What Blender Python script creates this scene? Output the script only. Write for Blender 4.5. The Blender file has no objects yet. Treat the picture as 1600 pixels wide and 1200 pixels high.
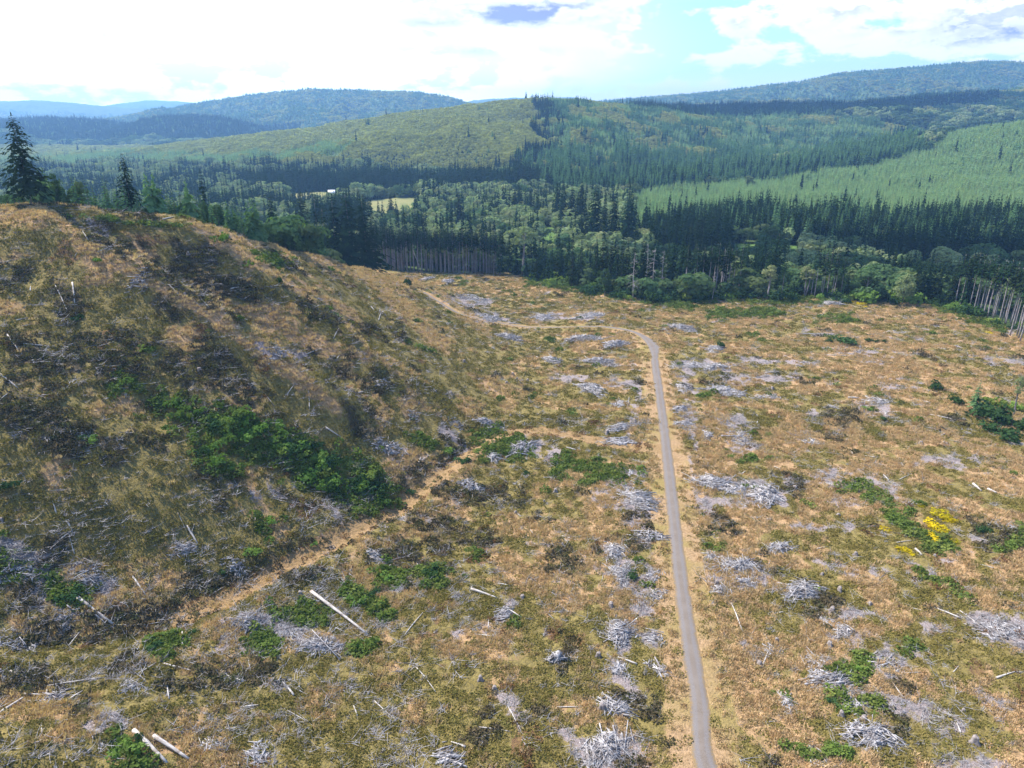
import bpy, math, random
import numpy as np
from mathutils import Vector

# ------------------------------------------------------------------ camera, sky, sun, exposure
scene = bpy.context.scene
F = 1111.0                      # focal length in pixels of the 1600 x 1200 frame
PITCH = math.radians(20.5)      # camera looks down by this angle, towards +Y
CAMZ = 110.0
cd = bpy.data.cameras.new('camera'); cam = bpy.data.objects.new('camera', cd)
scene.collection.objects.link(cam); scene.camera = cam
cam.location = (0, 0, CAMZ)
cam.rotation_euler = (math.pi/2 - PITCH, 0, 0)
cd.sensor_fit = 'HORIZONTAL'; cd.sensor_width = 36.0; cd.lens = F/1600*36.0
cd.clip_start = 1.0; cd.clip_end = 60000

SUN_AZ, SUN_EL = math.radians(-60), math.radians(52)     # azimuth clockwise from +Y
sv = Vector((math.sin(SUN_AZ)*math.cos(SUN_EL), math.cos(SUN_AZ)*math.cos(SUN_EL), math.sin(SUN_EL)))
sl = bpy.data.lights.new('sun', 'SUN'); so = bpy.data.objects.new('sun', sl)
scene.collection.objects.link(so)
sl.energy = 5.0; sl.angle = math.radians(0.6); sl.color = (1.0, 0.95, 0.87)
so.rotation_euler = sv.to_track_quat('Z', 'Y').to_euler()
so.location = (-300, 100, 500)

scene.view_settings.view_transform = 'Standard'; scene.view_settings.look = 'None'
scene.view_settings.exposure = 1.05; scene.view_settings.gamma = 1.0
scene.cycles.max_bounces = 5; scene.cycles.diffuse_bounces = 2; scene.cycles.glossy_bounces = 1
scene.cycles.transmission_bounces = 2; scene.cycles.transparent_max_bounces = 4
scene.cycles.volume_bounces = 1
scene.cycles.use_denoising = True

class NT:
    """small helper for node trees"""
    def __init__(s, tree): s.t = tree; s.n = tree.nodes; s.l = tree.links
    def node(s, typ, **kw):
        n = s.n.new(typ)
        for k, v in kw.items():
            if k == 'ins':
                for i, x in v.items():
                    if hasattr(x, 'links') or isinstance(x, bpy.types.NodeSocket): s.l.new(x, n.inputs[i])
                    else: n.inputs[i].default_value = x
            else: setattr(n, k, v)
        return n
    def math(s, op, a, b=0.0, c=0.0, clamp=False):
        n = s.node('ShaderNodeMath', operation=op, ins={0: a, 1: b, 2: c}); n.use_clamp = clamp
        return n.outputs[0]
    def mixc(s, f, a, b, mode='MIX'):
        n = s.node('ShaderNodeMix', data_type='RGBA', blend_type=mode)
        for i, x in ((0, f), (6, a), (7, b)):
            if isinstance(x, bpy.types.NodeSocket): s.l.new(x, n.inputs[i])
            else: n.inputs[i].default_value = (x if i == 0 else (*x, 1) if len(x) == 3 else x)
        return n.outputs[2]
    def maprange(s, v, a, b, c=0.0, d=1.0, smooth=True):
        n = s.node('ShaderNodeMapRange', interpolation_type='SMOOTHSTEP' if smooth else 'LINEAR', ins={0: v, 1: a, 2: b, 3: c, 4: d})
        return n.outputs[0]
    def noise(s, vec, scale, detail=4, rough=0.55, dist=0.0):
        return s.node('ShaderNodeTexNoise', ins={'Vector': vec, 'Scale': scale, 'Detail': detail, 'Roughness': rough, 'Distortion': dist}).outputs[0]

def build_world():
    w = bpy.data.worlds.new('World'); scene.world = w; w.use_nodes = True
    T = NT(w.node_tree); T.n.clear()
    out = T.node('ShaderNodeOutputWorld')
    sky = T.node('ShaderNodeTexSky', sky_type='NISHITA', sun_disc=False, sun_elevation=SUN_EL,
                 sun_rotation=SUN_AZ, altitude=200, air_density=1.1, dust_density=1.0, ozone_density=2.5)
    skyc = T.mixc(1.0, sky.outputs[0], (0.78, 0.95, 1.14), 'MULTIPLY')
    tc = T.node('ShaderNodeTexCoord'); sep = T.node('ShaderNodeSeparateXYZ', ins={0: tc.outputs['Generated']})
    X, Y, Z = sep.outputs
    az = T.math('ARCTAN2', X, Y); el = T.math('ARCSINE', Z)
    # clouds live in azimuth/elevation, stretched sideways like cumulus seen edge-on
    def cloudnoise(de, sc, det, rough, dist=0.0, off=0.0):
        v = T.node('ShaderNodeCombineXYZ', ins={0: az, 1: T.math('MULTIPLY', T.math('ADD', el, de), 2.3), 2: off})
        return T.noise(v.outputs[0], sc, det, rough, dist)
    n1 = cloudnoise(0, 13.0, 7, 0.6, 0.15, 3.1)
    n1up = cloudnoise(0.008, 13.0, 7, 0.6, 0.15, 3.1)
    n2 = cloudnoise(0, 34.0, 4, 0.6, 0.0, 7.7)
    def blob(a, e, sa, se, amp):
        da = T.math('DIVIDE', T.math('SUBTRACT', az, math.radians(a)), math.radians(sa))
        dz = T.math('DIVIDE', T.math('SUBTRACT', el, math.radians(e)), math.radians(se))
        r2 = T.math('ADD', T.math('MULTIPLY', da, da), T.math('MULTIPLY', dz, dz))
        return T.math('MULTIPLY', T.math('EXPONENT', T.math('MULTIPLY', r2, -1.0)), amp)
    acc = None
    for b in CLOUDS:
        g = blob(*b); acc = g if acc is None else T.math('ADD', acc, g)
    cover = T.math('ADD', T.math('MULTIPLY', T.math('SUBTRACT', n1, 0.5), 2.9), acc)
    cover = T.math('ADD', cover, T.math('MULTIPLY', T.math('SUBTRACT', n2, 0.5), 0.35))
    mask = T.maprange(cover, 0.13, 0.42)
    # undersides: thick parts with less cloud above them show lilac grey
    thick = T.maprange(cover, 0.40, 1.1)
    under = T.maprange(T.math('SUBTRACT', n1up, n1), -0.02, 0.05)
    sacc = None
    for b in SHADES:
        g = blob(*b); sacc = g if sacc is None else T.math('ADD', sacc, g)
    dark = T.math('ADD', T.math('MULTIPLY', thick, T.math('MULTIPLY', under, 0.55)), T.math('MULTIPLY', sacc, T.maprange(T.math('ADD', n1, T.math('MULTIPLY', n2, 0.5)), 0.6, 0.85)), clamp=True)
    ccol = T.mixc(dark, (1.25, 1.27, 1.26), (0.36, 0.42, 0.68))
    # thin high veil, brightest towards the sun's side
    veil = T.math('MULTIPLY', T.maprange(az, math.radians(15), math.radians(-8)), T.maprange(cloudnoise(0, 5, 4, 0.5, 0, 9.0), 0.28, 0.52, 0.88, 1.0))
    veil = T.math('MAXIMUM', veil, T.maprange(el, math.radians(3.6), math.radians(0.3), 0, .6))
    sky_n = T.node('ShaderNodeBackground', ins={0: skyc, 1: SKY_STRENGTH})
    veil_n = T.node('ShaderNodeBackground', ins={0: (0.98, 1.0, 0.99, 1), 1: T.maprange(el, math.radians(1.5), math.radians(11), 1.25, 0.60)})
    cl_n = T.node('ShaderNodeBackground', ins={0: ccol, 1: 0.56})
    hi = T.maprange(el, math.radians(35), math.radians(14))         # clouds thin out overhead
    m1 = T.node('ShaderNodeMixShader', ins={0: T.math('MULTIPLY', veil, hi), 1: sky_n.outputs[0], 2: veil_n.outputs[0]})
    m2 = T.node('ShaderNodeMixShader', ins={0: T.math('MULTIPLY', mask, hi), 1: m1.outputs[0], 2: cl_n.outputs[0]})
    T.l.new(m2.outputs[0], out.inputs[0])
    w.cycles.sampling_method = 'MANUAL'; w.cycles.sample_map_resolution = 512
SKY_STRENGTH = 0.125
# azimuth, elevation, half widths (degrees), amount
CLOUDS = [(-30, 6, 18, 6, 0.25), (-8, 7.5, 9, 2.2, 0.5), (3, 8.0, 6, 1.6, 0.7), (-2, 4.5, 7, 2.0, 0.35), (2, 3.2, 6, 1.2, 0.25), (9, 6.6, 1.6, .6, .35),
          (15.8, 6.1, 2.0, 0.8, 0.75), (22.5, 6.7, 4.0, 1.3, 0.85), (31.5, 6.3, 5, 1.6, 0.85), (26, 4.8, 5.0, 0.9, 0.6), (11, 5.5, 2, 1.5, -.4), (19, 8.2, 3, .5, -.3), (20.5, 4.6, 1.0, .5, -.3),
          (34, 4.6, 5.0, 1.0, 0.6), (16.5, 4.2, 2.8, 0.6, 0.55), (14, 2.2, 7, .5, .3), (20, 8.8, 4, 1.0, 0.2), (9, 1.3, 12, .5, .2),
          (60, 9, 20, 6, .3), (-70, 9, 25, 6, .3)]
SHADES = [(1.0, 7.0, 4.8, 0.6, 1.5), (-2, 4.6, 5, 0.3, 0.45), (25.5, 5.6, 3.0, 0.5, 0.8), (31.5, 4.9, 3.5, 0.6, 0.55), (36, 5.6, 2.5, 0.5, 0.5), (16, 5.5, 2, .3, .2), (-6, 6.4, 2.5, .3, .5)]
build_world()

# ------------------------------------------------------------------ projection
CP, SP = math.cos(PITCH), math.sin(PITCH)
def ray(px, py):
    x = (px-800)/F; y = (600-py)/F
    return np.array([x, CP+y*SP, -SP+y*CP])
def at_z(px, py, z):
    d = ray(px, py); t = (z-CAMZ)/d[2]; return d*t+np.array([0, 0, CAMZ])
def at_y(px, py, Y):
    d = ray(px, py); t = Y/d[1]; return d*t+np.array([0, 0, CAMZ])
def project(x, y, z):
    dz = z-CAMZ
    depth = y*CP - dz*SP
    depth = np.where(depth < 1, 1, depth)
    return 800+F*x/depth, 600-F*(y*SP+dz*CP)/depth, depth

# ------------------------------------------------------------------ noise
def _hash(ix, iy, seed):
    h = (ix.astype(np.int64)*374761393 + iy.astype(np.int64)*668265263 + seed*1442695041) & 0xffffffff
    h = ((h ^ (h >> 13))*1274126177) & 0xffffffff
    return ((h ^ (h >> 16)) & 0xffffff)/float(0xffffff)
def vnoise(x, y, seed=0):
    ix = np.floor(x); iy = np.floor(y); fx = x-ix; fy = y-iy
    fx = fx*fx*(3-2*fx); fy = fy*fy*(3-2*fy)
    a = _hash(ix, iy, seed); b = _hash(ix+1, iy, seed); c = _hash(ix, iy+1, seed); d = _hash(ix+1, iy+1, seed)
    return (a*(1-fx)+b*fx)*(1-fy)+(c*(1-fx)+d*fx)*fy
def fbm(x, y, size, octv=4, seed=0, gain=0.5):
    """about -1..1"""
    s = 0; amp = 1; tot = 0; f = 1.0/size
    ca, sa = math.cos(.6), math.sin(.6)
    for o in range(octv):
        s = s+amp*(vnoise(x*f+o*17.3, y*f-o*9.1, seed+o)*2-1); tot += amp; amp *= gain; f *= 2.03
        x, y = x*ca-y*sa, x*sa+y*ca
    return s/tot*1.6
def sstep(v, a, b):
    t = np.clip((v-a)/(b-a), 0, 1); return t*t*(3-2*t)
def seg_dist(x, y, pts):
    """distance to a polyline, and the interpolated extra values of its nearest point"""
    best = np.full(np.shape(x), 1e18); P = np.asarray(pts, float); ex = np.zeros(np.shape(x)+(P.shape[1]-2,))
    for a, b in zip(P[:-1], P[1:]):
        d = b[:2]-a[:2]; L2 = float(d@d)+1e-9
        t = np.clip(((x-a[0])*d[0]+(y-a[1])*d[1])/L2, 0, 1)
        q = (x-a[0]-t*d[0])**2+(y-a[1]-t*d[1])**2
        m = q < best; best = np.where(m, q, best)
        if P.shape[1] > 2:
            v = a[2:]+t[..., None]*(b[2:]-a[2:]); ex = np.where(m[..., None], v, ex)
    return np.sqrt(best), ex

# ------------------------------------------------------------------ ground height
CTRL = []
def cy(px, py, Y): CTRL.append(tuple(at_y(px, py, Y)))
def cz(px, py, z): CTRL.append(tuple(at_z(px, py, z)))
CREST = [(0, 325, 240), (100, 324, 245), (200, 336, 256), (300, 350, 272), (400, 373, 300), (500, 400, 348), (560, 416, 395), (620, 432, 440), (655, 441, 472)]
FOOT = [(0, 990, 12), (200, 960, 8), (420, 900, 4.5), (620, 790, 2), (735, 690, 1), (790, 600, 0.5), (800, 540, 0.5), (745, 480, 1)]
for c in CREST: cy(*c)
for f in FOOT: cz(*f)
cw = [at_y(*c) for c in CREST]; fw = [at_z(*f) for f in FOOT]
for i, j, rise in [(0, 0, 4), (1, 1, 3), (2, 2, 3), (4, 3, 3), (5, 4, 2), (6, 5, 0), (7, 6, -1)]:
    for s in (0.3, 0.6, 0.85):
        p = cw[j if False else i]*s+fw[j]*(1-s); CTRL.append((p[0], p[1], p[2]+rise*4*s*(1-s)))
for px, py, z in [(0, 1100, 13), (0, 1200, 14), (150, 1080, 10), (300, 1000, 7), (300, 1200, 7), (450, 1000, 4), (600, 1100, 1.5), (600, 900, 2.5), (700, 760, 1), (850, 700, 0),
                  (900, 1200, 0), (1105, 1200, 0), (1060, 900, 0), (1040, 700, 0), (1022, 545, 0), (900, 600, 0), (880, 510, 0), (780, 505, 0), (700, 470, 0), (700, 432, -1), (830, 440, -1.5),
                  (1000, 470, -2), (1200, 475, -1), (1350, 475, 0), (1500, 500, -1.5), (1600, 530, -3), (1600, 600, 0), (1600, 800, 1), (1600, 1000, 1), (1600, 1200, 0), (1300, 1100, 0),
                  (1300, 700, 0), (1150, 600, 0), (1450, 900, 0), (1300, 560, 0.5), (1400, 1200, 0), (900, 900, 0.5)]: cz(px, py, z)
for p in [(-230, 330, 46), (-170, 330, 48), (-190, 270, 72), (-155, 290, 65), (-200, 300, 62), (-130, 350, 42), (-110, 400, 24), (-85, 450, 8), (-60, 500, -4), (-200, 420, 25), (-260, 260, 80), (-330, 200, 96), (-300, 100, 78), (-220, 160, 72), (-250, 30, 50),
          (-160, 40, 24), (-330, -60, 50), (0, 0, 0), (150, 0, 0), (300, 100, 0), (300, -80, 0), (0, -80, 4), (-120, -80, 20), (450, 250, -2), (420, 420, -6), (300, 520, -7), (150, 560, -7), (0, 560, -6),
          (-300, 420, 30), (-400, 300, 80), (-420, 120, 100), (-350, 560, -6), (-200, 560, -8), (-90, 580, -8), (500, 560, -8), (520, 0, 0)]: CTRL.append(p)
_C = np.array(CTRL)
def _tps(r): return np.where(r > 1e-6, r*r*np.log(np.maximum(r, 1e-6)), 0)
def _fit():
    xy = _C[:, :2]/100; n = len(xy)
    K = _tps(np.linalg.norm(xy[:, None]-xy[None], axis=2))+np.eye(n)*0.004
    Pm = np.hstack([np.ones((n, 1)), xy]); A = np.zeros((n+3, n+3)); A[:n, :n] = K; A[:n, n:] = Pm; A[n:, :n] = Pm.T
    return np.linalg.solve(A, np.concatenate([_C[:, 2], np.zeros(3)]))
_W = _fit(); GX0, GY0, GS = -560.0, -160.0, 4.0; GNX, GNY = 281, 201
def _grid():
    gx, gy = np.meshgrid(GX0+np.arange(GNX)*GS, GY0+np.arange(GNY)*GS)
    out = _W[-3]+_W[-2]*gx/100+_W[-1]*gy/100
    for i in range(len(_C)): out = out+_W[i]*_tps(np.hypot(gx-_C[i, 0], gy-_C[i, 1])/100)
    return out
_G = _grid()
def _near(x, y):
    u = np.clip((x-GX0)/GS, 0, GNX-1.001); v = np.clip((y-GY0)/GS, 0, GNY-1.001)
    i = u.astype(int); j = v.astype(int); fu = u-i; fv = v-j
    fu2 = fu; fv2 = fv
    return (_G[j, i]*(1-fu2)+_G[j, i+1]*fu2)*(1-fv2)+(_G[j+1, i]*(1-fu2)+_G[j+1, i+1]*fu2)*fv2

# far ridges: (crest points px, py, distance; tree height hidden in the crest line; front foot width; back width; seed)
RIDGES = [
 ('hill', [(-150, 262, 2500), (100, 247, 2450), (300, 222, 2400), (400, 210, 2350), (480, 200, 2300), (560, 188, 2300), (640, 175, 2250), (720, 166, 2220), (830, 153, 2200), (900, 156, 2250), (970, 163, 2350), (1060, 172, 2500), (1150, 185, 2600)], 8, 800, 900),
 ('hill', [(960, 172, 3000), (1080, 166, 2950), (1180, 164, 2900), (1300, 160, 2900), (1400, 151, 3000), (1500, 142, 3100), (1600, 137, 3200), (1800, 134, 3300)], 14, 1500, 1200),
 ('spur', [(1180, 300, 1250), (1300, 268, 1380), (1420, 240, 1500), (1500, 216, 1560), (1600, 192, 1600), (1700, 172, 1600), (1900, 150, 1600)], 5, 700, 650),
 ('far', [(880, 166, 6500), (950, 156, 6400), (1050, 148, 6200), (1130, 141, 6000), (1200, 132, 5900), (1250, 127, 5800), (1310, 113, 5700), (1400, 106, 5600), (1500, 97, 5600), (1550, 94, 5600), (1600, 97, 5600), (1800, 104, 5600)], 10, 2200, 1500),
 ('far', [(230, 186, 5400), (290, 167, 5300), (350, 154, 5200), (400, 146, 5200), (480, 138, 5200), (560, 140, 5200), (650, 142, 5200), (700, 150, 5200), (740, 162, 5200), (800, 180, 5200)], 10, 1300, 1500),
 ('far', [(-200, 160, 8500), (0, 157, 8500), (60, 155, 8500), (100, 158, 8500), (160, 164, 8500), (260, 172, 8300)], 10, 3000, 1500),
 ('far', [(120, 168, 11500), (200, 158, 11500), (240, 155, 11500), (290, 158, 11500), (360, 170, 11500)], 10, 1800, 1500),
 ('far', [(700, 168, 9500), (740, 155, 9500), (800, 151, 9500), (850, 153, 9500), (890, 150, 9500), (940, 157, 9500), (1000, 165, 9500)], 10, 2500, 1500),
 ('hill', [(-150, 184, 3900), (0, 188, 3800), (80, 184, 3700), (120, 187, 3600), (180, 200, 3500), (215, 218, 3400)], 14, 1000, 900),
 ('hill', [(195, 208, 3700), (240, 187, 3650), (280, 179, 3600), (340, 182, 3600), (390, 199, 3550), (440, 216, 3500)], 14, 700, 700),
 ('hill', [(300, 190, 4500), (400, 172, 4500), (480, 167, 4500), (560, 176, 4500), (640, 186, 4400)], 10, 900, 600),
]
_R = []
for _n, _p, _th, _wf, _wb in RIDGES:
    w = [at_y(*q) for q in _p]; _R.append((_n, [(q[0], q[1], q[2]-_th) for q in w], _wf, _wb))
def _far(x, y):
    base = -9+fbm(x, y, 260, 4, 11)*3.0+sstep(y, 4500, 14000)*30
    acc = base; k = 5.0
    gull = fbm(x+0.25*y, y*.6, 420, 5, 23); fine = fbm(x, y*.8, 120, 3, 31)
    for i, (n, pts, wf, wb) in enumerate(_R):
        d, ex = seg_dist(x, y, pts); zc = ex[..., 0]
        yc = np.interp(x, [p[0] for p in pts], [p[1] for p in pts])
        w = np.where(y < yc, wf, wb)
        amt = sstep(d, 0, w*0.45)
        s = np.clip(d/w*(1+0.5*np.clip(gull, -.55, .9)*amt)+0.07*fine*amt, 0, 1)
        p = 1-s; p = 0.45*p+0.55*p*p*(3-2*p)
        h = -9+(zc+9)*p-0.0*d
        acc = np.where(d < w*1.5, k*np.logaddexp(acc/k, h/k), acc)
    return acc
# shallow spurs and gullies on the cut slope (px, py) lines with height and half width in metres
RELIEF_PX = [([(85, 356), (140, 385), (230, 440), (330, 500), (430, 565), (530, 640)], 7.0, 9),
             ([(130, 350), (240, 400), (330, 450), (400, 500), (500, 575)], -5.5, 11),
             ([(300, 365), (400, 420), (500, 500), (620, 600)], 3.6, 10),
             ([(0, 440), (110, 520), (230, 600)], -3.0, 11),
             ([(240, 622), (330, 665), (430, 710), (520, 750), (610, 775)], -3.0, 9),
             ([(0, 660), (120, 740), (230, 800)], 1.6, 12),
             ([(0, 1000), (160, 985), (300, 955), (430, 893), (530, 845), (620, 795), (680, 745), (725, 700)], -1.9, 4.5),
             ([(330, 985), (440, 925), (540, 868), (620, 815), (690, 757), (745, 712), (800, 690)], 1.7, 5.5),
             ([(0, 1090), (60, 1075), (120, 1082)], -1.5, 4), ([(0, 1180), (120, 1120), (300, 1050)], 0.9, 9)]
_RL = []
def _bump(x, y):
    s = np.zeros(np.shape(x))
    for pts, h, w in _RL:
        d, _ = seg_dist(x, y, pts); s = s+h*np.exp(-(d/w)**2)
    return s
def H0(x, y):
    x = np.asarray(x, float); y = np.asarray(y, float)
    w = sstep(y, 470, 640); w = np.maximum(w, sstep(np.abs(x+20), 430, 540)); w = np.maximum(w, sstep(-y, 60, 150))
    hn = _near(x, y); hf = np.where(w > 0, _far(x, y), 0)
    return hn*(1-w)+hf*w+_bump(x, y)*(1-w)
def hit(px, py, Hf=None, offset=0.0):
    """where the line of sight of a photograph pixel meets the ground"""
    Hf = Hf or H0; d = ray(px, py)
    t = np.concatenate([np.arange(60, 700, 2.0), np.geomspace(700, 14000, 500)])
    P = d[None]*t[:, None]+np.array([0, 0, CAMZ]); g = P[:, 2]-Hf(P[:, 0], P[:, 1])-offset
    k = np.argmax(g < 0)
    if g[k] >= 0: return at_y(px, py, 3000)
    a, b = t[max(k-1, 0)], t[k]
    for _ in range(12):
        m = .5*(a+b); q = d*m+np.array([0, 0, CAMZ])
        if q[2]-offset < Hf(q[:1], q[1:2])[0]: b = m
        else: a = m
    return d*b+np.array([0, 0, CAMZ])
for line, h, w in RELIEF_PX:
    _tmp = [tuple(hit(*p)[:2]) for p in line]; RELIEF = (_tmp, h, w); _RL.append(RELIEF) if False else None
    RELIEF_PX[RELIEF_PX.index((line, h, w))] = RELIEF
_RL.extend(RELIEF_PX)

ROAD_PX = [(1104, 1200), (1093, 1100), (1077, 1000), (1063, 900), (1052, 800), (1041, 700), (1031, 620), (1024, 572), (1021, 548), (1008, 529), (985, 517), (940, 510.5), (880, 511), (820, 511), (770, 503), (720, 490), (690, 474), (665, 459), (646, 448)]
_rd = [tuple(hit(*p)[:2]) for p in ROAD_PX]
_rd = [(_rd[0][0]+12, 40.0), (_rd[0][0]+4, 80.0)]+_rd
def smooth_line(pts, n=6):
    P = np.array(pts, float); out = []
    for i in range(len(P)-1):
        p0 = P[max(i-1, 0)]; p1 = P[i]; p2 = P[i+1]; p3 = P[min(i+2, len(P)-1)]
        for k in range(n):
            t = k/n; out.append(0.5*((2*p1)+(-p0+p2)*t+(2*p0-5*p1+4*p2-p3)*t*t+(-p0+3*p1-3*p2+p3)*t**3))
    out.append(P[-1]); return np.array(out)
def resample(P, step):
    L = np.concatenate([[0], np.cumsum(np.linalg.norm(np.diff(P, axis=0), axis=1))]); n = max(2, int(L[-1]/step))
    s = np.linspace(0, L[-1], n); return np.stack([np.interp(s, L, P[:, k]) for k in range(P.shape[1])], 1)
ROAD = resample(smooth_line(_rd), 2.0)
_z = H0(ROAD[:, 0], ROAD[:, 1]); _z = np.convolve(np.pad(_z, 7, 'edge'), np.ones(15)/15, 'valid')
ROAD3 = np.column_stack([ROAD, _z])
_RC = ROAD3[::4]
TRACK_PX = [(1030, 702), (990, 700), (900, 682), (850, 673), (800, 676), (760, 690), (712, 726), (650, 775), (585, 815), (520, 853), (440, 898), (360, 936), (290, 963)]
TRACK = np.array([tuple(hit(*p)[:2]) for p in TRACK_PX])
def H(x, y):
    x = np.asarray(x, float); y = np.asarray(y, float)
    h = H0(x, y)
    near = (y < 560) & (np.abs(x) < 500)
    rough = fbm(x, y, 18, 4, 5)*0.42+fbm(x, y, 3.2, 2, 8)*0.14
    d, ex = seg_dist(x, y, _RC)
    damp = sstep(d, 2.5, 9)
    dt, _ = seg_dist(x, y, TRACK)
    damp = damp*(0.35+0.65*sstep(dt, 2, 6))
    slope = 1+0.9*sstep(-x, 20, 70)
    h = h+np.where(near, rough*damp*slope, 0)
    m = sstep(d, 7, 2.6)
    return h*(1-m)+ex[..., 0]*m

# ------------------------------------------------------------------ mesh helpers
COL = scene.collection
def mk_mesh(name, V, F4=None, F3=None, smooth=False, mat=None, mats=None, midx=None):
    me = bpy.data.meshes.new(name); V = np.asarray(V, np.float32)
    loops = []; tot = []; 
    if F4 is not None and len(F4): loops.append(np.asarray(F4).ravel()); tot.append(np.full(len(F4), 4))
    if F3 is not None and len(F3): loops.append(np.asarray(F3).ravel()); tot.append(np.full(len(F3), 3))
    loops = np.concatenate(loops).astype(np.int32); tot = np.concatenate(tot).astype(np.int32)
    me.vertices.add(len(V)); me.vertices.foreach_set('co', V.ravel())
    me.loops.add(len(loops)); me.loops.foreach_set('vertex_index', loops)
    me.polygons.add(len(tot)); me.polygons.foreach_set('loop_start', np.concatenate([[0], np.cumsum(tot)[:-1]]).astype(np.int32))
    if smooth: me.polygons.foreach_set('use_smooth', np.ones(len(tot), bool))
    for m in (mats or ([mat] if mat else [])): me.materials.append(m)
    if midx is not None: me.polygons.foreach_set('material_index', np.asarray(midx, np.int32))
    me.update(calc_edges=True)
    return me
def link(o, parent=None):
    COL.objects.link(o)
    if parent is not None: o.parent = parent
    return o
def add(name, me, parent=None, loc=None, **props):
    o = bpy.data.objects.new(name, me); link(o, parent)
    if loc is not None: o.location = tuple(float(c) for c in loc)
    for k, v in props.items(): o[k] = v
    return o

# ------------------------------------------------------------------ what grows or lies where on the cleared land
# capsules in photograph pixels: x0, y0, x1, y1, radius
Z_GREEN = [(262, 628, 350, 668, 24), (350, 670, 470, 715, 30), (470, 720, 560, 765, 36), (560, 760, 610, 780, 22), (300, 700, 380, 740, 16), (415, 815, 430, 820, 16), (765, 688, 800, 700, 22),
           (870, 730, 980, 742, 16), (1365, 772, 1410, 810, 16), (1410, 810, 1450, 850, 16), (1110, 490, 1212, 491, 7), (1325, 765, 1350, 760, 10), (610, 900, 640, 905, 13), (670, 897, 690, 902, 14),
           (555, 925, 600, 945, 18), (560, 1015, 590, 1010, 12), (90, 915, 130, 935, 18), (230, 1010, 290, 1015, 12), (180, 595, 210, 602, 12), (1100, 840, 1120, 842, 8), (1310, 1090, 1360, 1100, 15),
           (1330, 1045, 1345, 1050, 14), (1560, 855, 1600, 835, 10), (100, 340, 300, 350, 3), (395, 400, 440, 415, 10), (1280, 497, 1330, 497, 5), (180, 1170, 230, 1200, 24),
           (1240, 1170, 1300, 1180, 8), (1500, 925, 1520, 935, 7), (390, 995, 410, 1005, 16), (440, 960, 480, 955, 14), (1400, 1018, 1430, 1015, 5), (830, 440, 1080, 478, 5), (1090, 470, 1300, 470, 4), (1470, 478, 1560, 510, 8)]
Z_DARK = [(90, 345, 180, 370, 16), (130, 360, 230, 400, 18), (215, 395, 330, 400, 22), (240, 420, 370, 460, 26), (250, 470, 360, 500, 20), (20, 430, 120, 480, 26), (40, 560, 200, 560, 40), (20, 640, 150, 700, 42),
          (190, 540, 300, 580, 26), (330, 560, 400, 620, 20), (420, 895, 520, 845, 24), (530, 830, 620, 790, 18), (260, 620, 450, 700, 30), (460, 760, 600, 790, 30), (640, 760, 720, 700, 14), (660, 820, 740, 840, 20),
          (80, 860, 60, 930, 26), (10, 1060, 60, 1070, 20), (290, 915, 400, 905, 20), (1180, 870, 1260, 940, 8), (600, 860, 680, 870, 20), (480, 480, 560, 520, 16), (440, 440, 480, 470, 12), (500, 560, 590, 600, 14),
          (700, 770, 800, 770, 18), (1210, 740, 1260, 765, 14), (870, 870, 900, 880, 18), (1290, 640, 1330, 650, 14), (1530, 830, 1580, 840, 22), (880, 1000, 880, 1030, 14), (1255, 930, 1290, 945, 10), (730, 1150, 850, 1120, 12)]
Z_TAN = [(50, 330, 150, 392, 9), (150, 392, 250, 450, 10), (250, 450, 420, 560, 10), (420, 560, 520, 640, 9), (0, 335, 60, 345, 10), (300, 352, 420, 385, 8), (420, 385, 520, 412, 8), (340, 380, 560, 500, 8), (520, 420, 640, 445, 9),
         (560, 420, 700, 540, 10), (650, 440, 760, 520, 8), (310, 470, 340, 480, 14), (370, 480, 460, 500, 14), (200, 630, 225, 640, 12), (640, 720, 690, 740, 18), (660, 770, 640, 790, 10), (20, 980, 120, 990, 20), (60, 1150, 120, 1120, 24),
         (780, 820, 850, 830, 18), (880, 830, 960, 850, 16), (700, 1000, 780, 1010, 24), (1200, 1100, 1160, 1040, 30), (1250, 1080, 1220, 1140, 24), (1130, 1050, 1180, 1140, 24), (1300, 730, 1420, 720, 18), (1200, 690, 1280, 700, 16), (1290, 790, 1390, 780, 22), (1480, 870, 1500, 890, 26)]
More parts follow.
